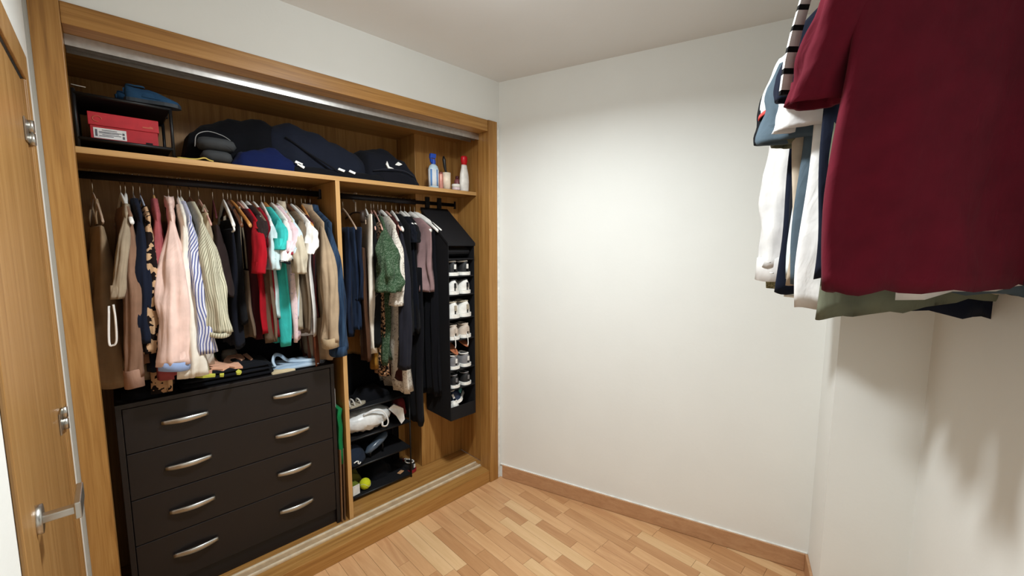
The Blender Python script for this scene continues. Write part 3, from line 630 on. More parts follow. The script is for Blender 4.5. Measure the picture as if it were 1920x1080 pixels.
loc, rot = place(762, 0, (792, 440))
garment('trousers', 'long black trousers hanging lowest beside the bare oak panel', 'trousers', loc, rot, fabric((17, 17, 22)), W=.17, hem=hz(778, 812), hemW=.15, th=.03, fold=.008, nf=3, top=-.42)
loc, rot = item(768, 'white', 'white hanger in the mauve pink blouse', tip=(806, 432))
garment('blouse', 'mauve pink sleeveless blouse with a frilled hem', 'blouse', loc, rot, F['mauve'], W=.205, neckW=.1, hem=hz(800, 548), hemW=.2, th=.03, fold=.018, nf=6)
for i, (hk, tp) in enumerate(((776, (819, 428)), (779, (826, 424)))):
    loc, rot = item(hk, 'white', ('white tubular hanger in the middle of the three at the shoe organiser', 'white tubular hanger reaching furthest towards the shoe organiser')[i], tip=tp)
garment('pleated_dress', 'long black pleated dress hanging against the shoe organiser', 'dress', loc, R(90 + 8), fabric((15, 15, 20)), W=.17, hem=hz(826, 745), hemW=.20, th=.022, fold=.012, nf=12, top=-.19)
# ---- hanging shoe organiser
ox0, ox1, oy0, oy1 = 1.425, 1.622, 2.0, 2.27
og = thing('shoe_organiser', 'tall black fabric shoe organiser hanging from the right rail', 'organiser', (ox0, oy0, .47))
def op(name, mb, m=M_blackcloth, bev=.002): return obj(name, mb, m, og, bevel=bev)
Wd, Dp = ox1 - ox0, oy1 - oy0
zt = 1.565 - .47
op('side_cloth', MB().box(0, .004, 0, Dp, 0, zt)); op('side_cloth', MB().box(Wd - .004, Wd, 0, Dp, 0, zt)); op('back_cloth', MB().box(.004, Wd - .004, Dp - .004, Dp, 0, zt))
op('bottom_pocket', MB().box(.004, Wd - .004, 0, .004, 0, .085))
lev = [1.466, 1.362, 1.248, 1.103, .969, .784, .665, .482]
for z in lev: op('shelf_board', MB().box(.004, Wd - .004, .002, Dp - .004, z - .474, z - .466), M_blackcloth, .001)
rz = 1.80 - .47
op('roof_cloth', MB().add([(-.004, -.004, zt), (Wd + .006, -.004, zt), (Wd + .006, .30, rz), (-.004, .30, rz), (-.004, -.004, zt - .02), (Wd + .006, -.004, zt - .02), (Wd + .006, .30, rz - .02), (-.004, .30, rz - .02)],
   [(0,1,2,3), (7,6,5,4), (0,4,5,1), (1,5,6,2), (3,2,6,7), (0,3,7,4)]))
op('gable_cloth', MB().add([(0, 0, zt), (0, Dp, zt), (0, .29, rz - .02), (0, .004, zt - .004), (.003, 0, zt), (.003, Dp, zt), (.003, .29, rz - .02)], [(0,1,2), (6,5,4), (0,2,6,4)]))
for x in (.03, .12): op('rail_strap', MB().box(x, x + .03, .275, .315, rz - .012, rz + .055), M_blackcloth)
op('rolled_pouch', MB().loft([[(x, .08 + .055*math.cos(2*math.pi*k/12), 1.512 - .47 + .03*math.sin(2*math.pi*k/12)) for k in range(12)] for x in (.012, .06, .12, .18)], True, True, True))
# ---- shoes
def shoe_parts(length=.26, wide=.042, high=.085):
    st = [0, .015, .05, .11, .2, .3, .42, .56, .7, .84, .94, 1.0]
    hw = [.12, .45, .72, .84, .86, .83, .85, .96, 1.02, .92, .66, .12]; ht = [.80, .95, 1.04, 1.0, .93, .86, .90, .82, .66, .52, .42, .22]
    up = []; 
    for s, a, h in zip(st, hw, ht):
        x = s*length; up.append([(x, wide*a*math.cos(t)*(1 if math.sin(t) < .5 else .82), .022 + (high*h - .022)*max(0, math.sin(t))**.75) for t in [math.pi*k/12 for k in range(13)]])
    upper = MB().loft(up, False)
    out = [(s*length*1.03 - .006, wide*a*1.08 + .003) for s, a in zip(st, hw)]
    ol = out + [(x, -y) for x, y in reversed(out)]
    sole = MB().slab(ol[::-1], 0, .021)
    lin_ = []
    for k in range(9):
        a = 2*math.pi*k/9
    li = [[(.19*length + .15*length*q*math.cos(2*math.pi*k/14), wide*.62*q*math.sin(2*math.pi*k/14), high*.93 - (0.0 if q > .5 else .02) - .10*high*math.cos(2*math.pi*k/14)*0) for k in range(14)] for q in (1.0, .8, .3)]
    lining = MB().loft(li, True, False, True)
    rim = MB().tube([(.19*length + .155*length*math.cos(2*math.pi*k/16), wide*.64*math.sin(2*math.pi*k/16), high*(.93 + .05*abs(math.cos(2*math.pi*k/16)))) for k in range(17)], .005, 6)
    lac = MB()
    for k in range(4): x = length*(.40 + .07*k); z = high*(.90 - .07*k); lac.tube([(x, -wide*.42, z - .012), (x + .004, 0, z + .004), (x, wide*.42, z - .012)], .0028, 5)
    tab = MB().obox((-.004 + .001, 0, high*.62), (.003, 0, 0), (0, wide*.16, 0), (0, 0, high*.16))
    str_ = MB()
    for sgn in (-1, 1): str_.slabN([(.30*length, sgn*(wide*.83), .034), (.62*length, sgn*(wide*1.0), .03), (.50*length, sgn*(wide*.80), .062), (.34*length, sgn*(wide*.74), .055)], (0, sgn*.004, 0))
    return [m.mesh(n) for m, n in ((upper, 'upper'), (sole, 'sole'), (lining, 'lining'), (rim, 'collar_rim'), (lac, 'laces'), (tab, 'heel_tab'), (str_, 'side_stripe'))]
M_lin = plain('shoe_lining', (24, 22, 24), .9)
PN = ('upper', 'sole', 'lining', 'collar_rim', 'laces', 'heel_tab', 'side_stripe')
def shoe(label, loc, rz_, cols, size=1.0, tiltx=0, group=None, laces=True, roll=0, high=.085):
    s = thing('sneaker', label, 'shoe', loc, rz_, group); s.scale = (size, size, size)
    s.rotation_euler = (tiltx, roll, rz_)
    ms = shoe_parts(high=high)
    for me, n in zip(ms, PN):
        if n == 'laces' and not laces: continue
        m = {'upper': cols[0], 'sole': cols[1], 'lining': M_lin, 'collar_rim': cols[2], 'laces': cols[1], 'heel_tab': cols[2], 'side_stripe': cols[3]}[n]
        obj(n, me, m, s, n in ('upper', 'collar_rim', 'laces', 'lining'))
    return s
S_ = lambda n, c: plain('shoe_' + n, c, .6)
sw, sg, sk, sb, sbe, sgr = S_('white', (232, 230, 224)), S_('grey', (122, 120, 122)), S_('black', (26, 26, 28)), S_('navy', (28, 40, 66)), S_('beige', (198, 184, 170)), S_('sand', (168, 158, 138))
steal = S_('teal', (120, 200, 196))
rows = [(1.362, (sk, sw, sw, sk), 'black sneaker with white sole on the second organiser shelf', -.0, 1.0), (1.248, (sw, sw, sk, sk), 'white sneaker with black side stripe on the third organiser shelf', 0, 1.0),
        (1.103, (sw, sw, sgr, sgr), 'cream white sneaker with sand heel patch on the fourth organiser shelf', 0, 1.0), (.969, (sbe, sw, sbe, sbe), 'beige sneaker with hanging laces on the fifth organiser shelf', 0, 1.0),
        (.784, (sg, sw, sw, sk), 'grey sneaker with white sole on the sixth organiser shelf', 0, .95), (.665, (sk, sw, sg, sk), 'dark grey sneaker with white toe cap on the seventh organiser shelf', 0, .9)]
for z, cols, lab, r_, sz in rows:
    for i, dx in enumerate((.052, .145)):
        big = 1.12 if z == 1.103 else 1.0
        sh = shoe(lab.replace('sneaker', 'left sneaker' if i == 0 else 'right sneaker'), (ox0 + dx, 2.008, z + .0045), R(90 + (4 if i else -3)), cols, sz*1.0*big*.96, group='sneakers in the shoe organiser', high=.092)
        if z == .969:
            obj('hanging_lace', MB().tube([(-.002, .01, .03), (-.012, .012, .01), (-.014, .01, -.03), (-.012, .012, -.05)], .003, 5), sw, sh, True)
for i, (dx, zz, yy) in enumerate(((.03, .885, 2.0), (.125, .915, 2.02))):
    il = thing('insole', ('orange brown leather insole leaning left above the grey sneakers', 'orange brown leather insole leaning right above the grey sneakers')[i], 'insole', (ox0 + dx + .02, yy, zz), R(80), 'insoles in the organiser')
    il.rotation_euler = (R(12), R(-18), R(80))
    obj('insole_leather', MB().slab([(.10*math.cos(2*math.pi*k/18) + .09, .032*math.sin(2*math.pi*k/18)*(1 + .15*math.cos(2*math.pi*k/18))) for k in range(18)], 0, .005), plain('insole_brown', (176, 106, 72), .6), il, bevel=.001)
shoe('white soled navy sneaker leaning in the bottom organiser pocket', (ox0 + .07, 2.03, .556), R(50), (sb, sw, sw, steal), .92, tiltx=R(-24), high=.095)
shoe('white sneaker lying under the navy one in the bottom organiser pocket', (ox0 + .045, 2.012, .502), R(62), (sw, sw, sw, sw), .92, tiltx=R(-8))
# ================================================================ things on the top shelf
ZS = 1.8893
def lump(rows, seed=0, n=18, wob=.012, exp=.7):       # soft heap along x: rows of (x, y0, y1, ztop)
    rnd = random.Random(seed); ph = [rnd.uniform(0, 6) for _ in range(6)]; rings = []
    fine = []
    for (a, b) in zip(rows[:-1], rows[1:]):
        for k in range(4): t = k/4; t2 = t*t*(3-2*t); fine.append(tuple(a[i] + (b[i]-a[i])*(t2 if i else t) for i in range(4)))
    fine.append(rows[-1])
    for x, y0, y1, zt_ in fine:
        ring = []; cy = (y0+y1)/2; hw_ = (y1-y0)/2
        for k in range(n):
            a = math.pi*k/(n-1); c, s = math.cos(a), math.sin(a)
            h = zt_ * max(0, s)**exp
            wv = wob*(math.sin(9*x*6 + 3*a + ph[0]) + .7*math.sin(23*x + 5*a + ph[1]) + .5*math.sin(41*x - 7*a + ph[2])) * s
            ring.append((x, cy - hw_*math.copysign(abs(c)**.6, c) , max(0, h + wv)))
        rings.append(ring)
    return MB().loft(rings, False, True, True).add([], [])
def heap(name, label, cat, x, y, z, rows, m, seed=0, wob=.012, exp=.7):
    t = thing(name, label, cat, (x, y, z))
    obj('cloth', lump([(a-x, b-y, c-y, d) for a, b, c, d in rows], seed, wob=wob, exp=exp), m, t, True)
    return t
fb1, fb2, fb3 = fabric((17, 19, 28)), fabric((13, 14, 19)), fabric((24, 28, 40))
heap('rolled_jacket', 'black jacket rolled in a heap behind the grey headrest cushions', 'jacket', .25, 2.1, ZS, [(.245, 2.22, 2.36, .03), (.28, 2.21, 2.42, .14), (.34, 2.205, 2.46, .195), (.45, 2.19, 2.48, .23), (.54, 2.16, 2.48, .25), (.62, 2.15, 2.47, .225), (.68, 2.2, 2.44, .03)], fb2, 3, .006)
gb = heap('garment_bag', 'long navy black garment bag lying across the top shelf', 'bag', .6, 2.1, ZS, [(.52, 2.22, 2.4, .10), (.58, 2.15, 2.46, .225), (.66, 2.12, 2.48, .245), (.76, 2.12, 2.48, .225), (.86, 2.12, 2.47, .19), (.95, 2.12, 2.46, .155), (1.03, 2.16, 2.4, .11)], fb3, 8, .004, .5)
obj('seam_strap', MB().tube([(.02, .04, .16), (.06, .022, .13), (.12, .012, .09), (.20, -.004, .045), (.24, -.008, .02)], .006, 6, flat=.5), fb2, gb, True)
bp = heap('backpack', 'black backpack with white logo marks lying on the top shelf', 'backpack', 1.0, 2.1, ZS, [(.985, 2.18, 2.4, .05), (1.02, 2.12, 2.44, .175), (1.08, 2.11, 2.46, .19), (1.15, 2.10, 2.46, .185), (1.22, 2.10, 2.44, .15), (1.28, 2.11, 2.4, .09), (1.32, 2.13, 2.36, .03)], fabric((19, 21, 29)), 5, .008, .6)
M_mark = plain('white_mark', (236, 236, 232), .5)
obj('logo_mark', MB().slabN([(.10, .008, .095), (.112, .008, .075), (.145, .008, .078), (.118, .008, .085), (.107, .008, .112)], (0, -.008, 0)), M_mark, bp)
obj('logo_mark', MB().slabN([(.155, .014, .10), (.175, .014, .118), (.20, .014, .108), (.18, .014, .098)], (0, -.01, 0)), M_mark, bp)
obj('front_pocket', lump([(.05, .0, .06, .03), (.09, -.012, .08, .06), (.18, -.014, .08, .065), (.26, -.01, .08, .05), (.29, .0, .06, .02)], 4, wob=.006), fabric((15, 16, 23)), bp, True)
obj('zip_line', MB().tube([(.03, .012, .055), (.10, -.012, .068), (.2, -.012, .07), (.27, .002, .05)], .003, 5), fabric((40, 42, 50)), bp, True)
fc = heap('folded_cloth', 'flat black folded cloth along the front of the top shelf', 'cloth', .62, 2.09, ZS, [(.61, 2.10, 2.18, .01), (.65, 2.092, 2.2, .03), (.80, 2.09, 2.2, .032), (.98, 2.09, 2.2, .034), (1.15, 2.09, 2.2, .03), (1.26, 2.09, 2.2, .028), (1.285, 2.1, 2.18, .005)], fb2, 6, .003, .35)
for px, py, a in ((560, 306, -20), (564, 311, -28), (640, 319, -15), (660, 323, -18)):
    p = atY(px, py, 2.093); obj('white_tag', MB().obox((p.x - .62, .0 + .001, p.z - ZS), (.016*math.cos(R(a)), 0, .016*math.sin(R(a))), (0, .003, 0), (.003, 0, .005)), M_mark, fc, bevel=.001)
t = thing('headrest_cushion', 'pair of stacked dark grey rounded cushions on the top shelf', 'cushion', (.355, 2.16, ZS))
gc = fabric((62, 64, 66))
for zc, x0, x1 in ((.030, -.06, .055), (.082, -.075, .072)):
    rings = []
    for k in range(11):
        u = -1 + 2*k/10; q = math.sqrt(max(0, 1 - u**4)) + .02
        rings.append([((x0+x1)/2 + u*(x1-x0)/2,   .055*q*math.cos(2*math.pi*j/16), zc + .028*q*math.sin(2*math.pi*j/16)) for j in range(16)])
    obj('cushion_lobe', MB().loft(rings, True, True, True), gc, t, True)
obj('white_cord', MB().tube([(-.078, -.03, .06), (-.07, -.04, .105), (-.03, -.03, .128), (.02, -.02, .122), (.05, -.01, .108)], .0016, 6), plain('grey_cord', (150, 150, 150), .6), t, True)
heap('blue_cloth', 'crumpled royal blue cloth on the top shelf beside the grey cushions', 'cloth', .42, 2.1, ZS, [(.40, 2.12, 2.2, .02), (.44, 2.095, 2.24, .065), (.50, 2.09, 2.26, .09), (.57, 2.09, 2.25, .095), (.62, 2.092, 2.22, .065), (.67, 2.10, 2.18, .02)], fabric((14, 25, 66)), 11, .005)
t = tag(obj('yellow_strap', MB().tube([(.215, 2.10, ZS + .003), (.27, 2.093, ZS + .003), (.30, 2.092, ZS + .012), (.315, 2.092, ZS + .006), (.33, 2.093, ZS + .003)], .004, 6, flat=.6), plain('yellow_webbing', (196, 170, 84), .7), None, True), 'thin yellow strap curling at the front edge of the top shelf', 'strap')
# ---- shoe rack with red box and blue slippers
def rack(name, label, x0, x1, y0, y1, z0, z1, shelves, m=M_blackmetal, clothm=None):
    r = thing(name, label, 'shoe rack', (x0, y0, z0))
    for x in (0, x1-x0):
        for y in (0, y1-y0): obj('post', MB().tube([(x, y, 0), (x, y, z1-z0)], .0055, 8), m, r, True)
        obj('cross_bar', MB().tube([(x, 0, z1-z0-.003), (x, y1-y0, z1-z0-.003)], .005, 8), m, r, True)
    for z in shelves:
        obj('shelf_cloth', MB().box(.002, x1-x0-.002, .002, y1-y0, z-z0-.002, z-z0+.002), M_blackcloth, r)
        for y in (0, y1-y0): obj('shelf_tube', MB().tube([(0, y, z-z0-.004), (x1-x0, y, z-z0-.004)], .006, 8), m, r, True)
    return r
rk = rack('small_shoe_rack', 'small black metal shoe rack at the left end of the top shelf', -.052, .205, 2.10, 2.40, ZS, 2.085, (1.925, 2.075))
t = thing('shoe_box', 'red cardboard shoe box with a white label inside the small rack', 'box', (-.02, 2.14, 1.9285), R(-2))
M_red = plain('red_cardboard', (176, 34, 44), .6); M_gold = plain('faint_gold_print', (190, 90, 70), .6)
obj('box_body', MB().box(0, .185, .004, .24, 0, .07), M_red, t, bevel=.0015); lid = obj('lid', MB().box(-.004, .189, 0, .244, .052, .098), plain('red_lid', (186, 40, 50), .6), t, bevel=.002)
lb = obj('paper_label', MB().box(.008, .095, .0025, .0042, .008, .044), plain('label_paper', (226, 224, 222), .6), t)
pr = MB()
for zz, a, b in ((.036, .03, .07), (.030, .022, .082), (.026, .022, .075), (.02, .03, .08), (.015, .022, .06)): pr.box(a, b, .0018, .0026, zz, zz + .0022)
pr.box(.012, .018, .0018, .0026, .014, .038).box(.084, .09, .0018, .0026, .012, .022).box(.084, .09, .0018, .0026, .026, .034)
obj('label_print', pr, plain('print_ink', (96, 96, 104), .7), lb)
obj('logo_print', MB().slabN([(.142, -.0012, .064), (.172, -.0012, .064), (.172, -.0012, .070), (.165, -.0012, .073), (.16, -.0012, .069), (.142, -.0012, .069)], (0, .001, 0)), M_gold, lid)
obj('logo_print', MB().tube([(.02 + .012*math.cos(k), -.0004, .074 + .010*math.sin(k)) for k in [i*.5 for i in range(11)]], .0016, 5), M_gold, lid)
obj('grip_hole', MB().box(.148, .168, .003, .006, 0, .012), M_blackcloth, t)
M_slip = fabric((38, 70, 100))
for i, (x, y, a, lab) in enumerate(((.06, 2.24, 20, 'blue felt clog lying behind on the small shoe rack'), (.08, 2.13, -6, 'blue felt clog at the right front on the small shoe rack'))):
    s = shoe(lab, (x, y, 2.0785), R(a), (M_slip, S_('clog_sole', (40, 48, 56)), M_slip, M_slip), .62, laces=False, high=.10)
# ---- bottles by the oak boxing
b = thing('spray_bottle', 'clear spray bottle with white and blue label and blue trigger head', 'bottle', (1.417, 2.125, ZS))
obj('bottle_body', MB().lathe([(.030, 0), (.033, .004), (.033, .112), (.026, .13), (.012, .142)], n=22, sx=1, sy=.75), plain('pale_blue_bottle', (190, 212, 224), .25), b, True)
lbm = newmat('bottle_label', .5)[0]
obj('label_wrap', MB().lathe([(.0336, .012), (.0336, .108)], n=22, sx=1, sy=.75), fabric((226, 230, 234), (92, 140, 200), 'v', 26, width=.72), b, True)
obj('trigger_head', MB().lathe([(.013, .14), (.014, .155), (.011, .17)], n=14).obox((-.004, 0, .188), (.019, 0, 0), (0, .008, 0), (.002, 0, .013)).obox((-.018, 0, .166), (.003, 0, .002), (0, .006, 0), (-.004, 0, .016)), plain('blue_plastic', (30, 72, 172), .4), b, bevel=.002)
b = thing('pink_bottle', 'slim rose gold bottle beside the spray bottle', 'bottle', (1.462, 2.115, ZS)); obj('bottle_body', MB().lathe([(.013, 0), (.014, .003), (.014, .085), (.012, .09)], n=16), plain('rose_gold', (206, 140, 126), .35, .3), b, True); obj('cap', MB().lathe([(.0125, .09), (.0125, .098), (.004, .1)], n=16), plain('dark_rose', (130, 70, 66), .4), b, True)
b = thing('toilet_cup', 'cream plastic cup on the top shelf', 'cup', (1.505, 2.118, ZS)); obj('cup_wall', MB().lathe([(.024, 0), (.026, .1), (.0245, .1), (.0225, .004)], n=20), plain('cream_plastic', (238, 222, 200), .4), b, True)
b = thing('hair_brush', 'black handled brush standing in the cream cup', 'brush', (1.502, 2.118, ZS + .006)); obj('handle', MB().tube([(0, 0, 0), (-.001, 0, .1), (-.008, 0, .13), (-.012, 0, .17), (-.016, 0, .19)], [.006, .006, .009, .011, .005], 10), plain('black_plastic', (26, 24, 24), .4), b, True)
obj('ferrule', MB().tube([(0, 0, .088), (0, 0, .104)], .0075, 10), M_blackmetal, b, True)
b = thing('cream_jar', 'small round white jar beside the cream cup', 'jar', (1.572, 2.112, ZS)); obj('jar_body', MB().lathe([(.022, 0), (.026, .003), (.026, .018)], n=20), plain('jar_pink', (216, 196, 200), .3), b, True); obj('lid', MB().lathe([(.027, .018), (.027, .034), (.024, .038), (.001, .039)], n=20), M_wh, b, True)
b = thing('lotion_bottle', 'tall white lotion bottle with red cap at the right end of the top shelf', 'bottle', (1.642, 2.118, ZS)); obj('bottle_body', MB().lathe([(.027, 0), (.031, .005), (.034, .06), (.03, .11), (.021, .15), (.019, .165)], n=24, sy=.7), M_wh, b, True)
obj('cap', MB().lathe([(.018, .165), (.018, .178), (.022, .182), (.0225, .212), (.019, .218), (.001, .219)], n=20, sy=.85), plain('red_plastic', (206, 26, 40), .35), b, True)
b = thing('tinted_bottle', 'small dark pink bottle behind the tall white lotion bottle', 'bottle', (1.625, 2.17, ZS)); obj('bottle_body', MB().lathe([(.018, 0), (.02, .004), (.02, .07), (.012, .082)], n=16), plain('plum_plastic', (140, 80, 84), .35), b, True); obj('cap', MB().lathe([(.011, .082), (.011, .1), (.002, .101)], n=12), plain('plum_cap', (90, 44, 50), .4), b, True)

# ================================================================ on the chest
ZD = .9485
def folded(name, label, cat, x0, x1, y0, y1, layers, m, zb, seed=0, rot=0):
    t = thing(name, label, cat, ((x0+x1)/2, (y0+y1)/2, zb), rot); z = .0005; hx, hy = (x1-x0)/2, (y1-y0)/2
    for i, h in enumerate(layers):
        rnd = random.Random(seed + i); dx_, dy_ = rnd.uniform(-.008, .008), rnd.uniform(-.008, .008); rings = []
        for k in range(13):
            u = -1 + k/6; q = (1 - abs(u)**8)**.5 if abs(u) < 1 else .12; q = max(q, .15)
            rings.append([(dx_ + u*hx, dy_ + hy*math.copysign(abs(math.cos(2*math.pi*j/20))**.4, math.cos(2*math.pi*j/20)), z + h/2 + h/2*q*math.copysign(abs(math.sin(2*math.pi*j/20))**.6, math.sin(2*math.pi*j/20)) + .0015*math.sin(7*u + j + seed)*(1 if math.sin(2*math.pi*j/20) > .2 else 0)) for j in range(20)])
        obj('fold', MB().loft(rings, True, True, True), m, t, True); z += h
    return t, z
t, z = folded('folded_trousers', 'black folded trousers lying on the chest under the printed shirt', 'trousers', .16, .515, 2.115, 2.34, [.022], fb2, ZD, 2)
t, z = folded('printed_shirt', 'black folded shirt with a peach swirl print and yellow bits', 'shirt', .175, .50, 2.12, 2.33, [.02, .018], fabric((18, 20, 26)), ZD + .0235, 9)
zt_ = z + .0045; pm = plain('peach_print', (240, 182, 150), .8); ym = plain('yellow_print', (206, 206, 84), .8)
cxs, cys = .3375, 2.225
def pxz(pts): return [((atZ(px, py, ZD + .0235 + zt_).x - cxs, atZ(px, py, ZD + .0235 + zt_).y - cys)) for px, py in pts]
sw1 = pxz([(375, 677), (386, 668), (404, 662), (404, 672), (410, 678), (419, 680), (420, 674), (427, 667), (438, 665), (446, 665), (442, 663), (452, 664), (459, 671), (452, 675), (441, 670), (433, 671), (431, 676), (436, 679), (447, 679), (455, 687), (440, 688), (430, 687), (418, 692), (398, 692), (387, 687), (384, 680)])
o = obj('swirl_print', MB().slab(sw1 if sum(a[0]*b[1]-b[0]*a[1] for a, b in zip(sw1, sw1[1:] + sw1[:1])) > 0 else sw1[::-1], zt_ - .009, zt_ + .0005), pm, t)
for pts in ([(455, 664), (463, 662), (474, 672), (470, 674)], [(390, 694), (398, 692), (397, 697), (390, 698)]):
    q = pxz(pts); obj('swirl_print', MB().slab(q if sum(a[0]*b[1]-b[0]*a[1] for a, b in zip(q, q[1:] + q[:1])) > 0 else q[::-1], zt_ - .009, zt_), pm, t)
for pts in ([(360, 704), (372, 700), (404, 700), (403, 703), (380, 705)], [(412, 700), (420, 699), (419, 703), (412, 703)], [(442, 696), (447, 692), (453, 695), (450, 699), (444, 699)]):
    q = pxz(pts); obj('yellow_print', MB().slab(q if sum(a[0]*b[1]-b[0]*a[1] for a, b in zip(q, q[1:] + q[:1])) > 0 else q[::-1], zt_ - .009, zt_ - .0005), ym, t)
t, z = folded('folded_jeans', 'light blue jeans folded loosely on the right of the chest', 'jeans', .515, .72, 2.125, 2.30, [.022], F['lightjean'], ZD, 4, R(-4))
obj('waistband', MB().tube([(-.09, -.07, .026), (-.095, -.05, .05), (-.08, -.02, .07), (-.055, .0, .062), (-.03, -.02, .038), (.0, -.035, .03), (.05, -.05, .028), (.09, -.06, .026)], .009, 8, flat=.6), F['lightjean'], t, True)
heap('grey_scarf', 'crumpled grey patterned scarf at the right back corner of the chest', 'scarf', .70, 2.2, ZD, [(.69, 2.17, 2.25, .01), (.71, 2.15, 2.28, .05), (.74, 2.15, 2.3, .06), (.77, 2.18, 2.27, .01)], fabric((120, 122, 128), (60, 62, 70), 'floral', 60), 21, .006)
heap('cream_sock', 'cream sock peeping from under the light blue jeans', 'sock', .52, 2.13, ZD, [(.50, 2.112, 2.15, .008), (.52, 2.11, 2.16, .018), (.56, 2.11, 2.15, .016), (.60, 2.115, 2.14, .006)], fabric((196, 180, 148)), 22, .002)
heap('black_bundle_shade', 'black bundle of clothes at the back of the chest, enlarged to stand in for shade', 'bundle', .1, 2.45, ZD, [(.05, 2.45, 2.49, .10), (.15, 2.445, 2.495, .22), (.45, 2.42, 2.495, .24), (.55, 2.36, 2.495, .24), (.65, 2.36, 2.495, .23), (.74, 2.40, 2.49, .12)], fb2, 23, .008)  # bundle made taller and wider in black to darken the shaded back panel
heap('black_throw', 'black throw hanging behind the lower shoe rack', 'throw', .9, 2.47, FLZ + .001, [(.85, 2.475, 2.495, .45), (.88, 2.47, 2.498, .78), (1.0, 2.468, 2.498, .80), (1.15, 2.468, 2.498, .76), (1.29, 2.47, 2.498, .62), (1.33, 2.48, 2.495, .3)], fb2, 44, .004, .3)
heap('black_pouch', 'black pouch at the left end of the chest top', 'pouch', .0, 2.14, ZD, [(-.01, 2.17, 2.25, .01), (.03, 2.13, 2.3, .04), (.09, 2.13, 2.3, .045), (.14, 2.15, 2.28, .012)], fb2, 24, .005)
heap('olive_pouch', 'dim olive pouch at the back of the chest behind the printed shirt', 'pouch', .27, 2.4, ZD, [(.265, 2.38, 2.43, .02), (.28, 2.36, 2.44, .09), (.32, 2.36, 2.44, .10), (.345, 2.38, 2.43, .02)], fabric((70, 76, 50)), 25, .004)
t = thing('grey_tin', 'rounded grey tin with a dark hole at the back of the chest', 'tin', (.385, 2.40, ZD)); obj('tin_body', MB().lathe([(.030, 0), (.034, .006), (.034, .07), (.026, .088), (.001, .092)], n=20), plain('tin_grey', (120, 112, 102), .5), t, True); obj('tin_hole', MB().tube([(0, -.036, .05), (0, -.030, .05)], .012, 14), M_blackcloth, t, True)
# ---- between chest and divider
t = tag(obj('green_cloth', MB().loft([[(.786 + .006*math.sin(3*k) + dx_, y, z) for dx_, y in ((0, 2.105), (.010, 2.10), (.020, 2.103), (.021, 2.2), (.0, 2.2))] for k, z in enumerate((.40, .46, .53, .60, .66, .70))], True, True, True), fabric((20, 112, 62)), None, True), 'green cloth squeezed between the chest and the divider', 'cloth')
for i, x in enumerate((.786, .803)):
    o = tag(obj('loose_board', MB().obox((0, .15, .20), (.0035, 0, 0), (0, .15, 0), (.004*(i*2-1)*0 + .003, 0, .20)), plain('board_brown_%d' % i, ((118, 86, 58), (96, 68, 46))[i], .6), None, bevel=.001), ('thin brown board standing against the chest side', 'thin brown board standing against the divider')[i], 'board'); o.location = (x, 2.098 + .004*i, FLZ + .001)
t = tag(obj('white_folder', MB().box(0, .006, 0, .2, 0, .10), M_wh), 'narrow white folder above the green cloth beside the chest', 'folder'); t.location = (.783, 2.135, .705)

# ================================================================ lower shoe rack, right bay
rk2 = rack('shoe_rack', 'three tier black shoe rack on the floor of the right bay', .862, 1.272, 2.225, 2.46, FLZ + .001, .64, (.105, .285, .452, .625))
def bag_mesh():
    rings = []; rnd = random.Random(4)
    for k in range(15):
        t_ = k/14; x = .002 + .30*t_; q = math.sin(math.pi*min(1, .12 + t_*.86))**.5
        rings.append([(x, .10 + .10*q*math.cos(2*math.pi*j/18)*(1 + .12*math.sin(3*j + k)), .068 + .066*q*math.sin(2*math.pi*j/18)*(1 + .13*math.sin(2*j + k*1.7)) ) for j in range(18)])
    return MB().loft(rings, True, True, True)
t = thing('plastic_bag', 'crumpled white plastic bag on the middle tier of the lower shoe rack', 'bag', (.875, 2.205, .457))
pm2 = plain('white_plastic_film', (224, 224, 222), .3, 0, .5); obj('bag_film', bag_mesh(), pm2, t, True)
obj('bag_handle', MB().tube([(.10, .02, .12), (.16, .0, .14), (.21, -.008, .12), (.235, -.012, .06), (.225, -.014, .03), (.20, -.012, .035), (.20, -.008, .06)], .007, 8, flat=.5), pm2, t, True)
obj('bag_corner', MB().loft([[(.27, .05, .10), (.29, .02, .13), (.31, .06, .12)], [(.30, .01, .06), (.34, -.005, .10), (.34, .04, .10)], [(.325, -.005, .005), (.345, -.012, .03), (.345, .0, .03)]], True, True, True), pm2, t)
t = thing('strappy_sandal', 'pale grey sandal on the top tier of the lower shoe rack', 'shoe', (.875, 2.235, .628), R(10))
obj('sole', MB().slab([(.075*math.cos(2*math.pi*k/16) + .07, .03*math.sin(2*math.pi*k/16) + .02) for k in range(16)], 0, .012), sgr, t, bevel=.002)
for k, (x, h) in enumerate(((.03, .05), (.06, .038), (.10, .03))): obj('strap', MB().tube([(x, -.006, .01), (x - .004, .004, h), (x - .006, .02, h + .008), (x - .004, .036, h), (x, .046, .01)], .005, 6), S_('silver', (190, 186, 178)), t, True)
heap('dark_shoes', 'black slippers at the back of the top tier of the lower shoe rack', 'slippers', .98, 2.3, .628, [(.98, 2.3, 2.4, .02), (1.02, 2.28, 2.42, .06), (1.10, 2.28, 2.42, .065), (1.18, 2.3, 2.4, .02)], fb2, 31, .004)
t = thing('baseball_cap', 'dark navy cap with a white badge on the third tier of the lower shoe rack', 'cap', (.94, 2.30, .289), R(28)); cm = fabric((34, 42, 56))
rings = []
for k in range(9):
    a = math.pi/2*k/8; rings.append([(.085*math.cos(a)*math.cos(2*math.pi*j/22) - .02, .075*math.cos(a)*math.sin(2*math.pi*j/22), .004 + .095*math.sin(a)) for j in range(22)])
obj('crown', MB().loft(rings, True, True, True), cm, t, True)
br = []
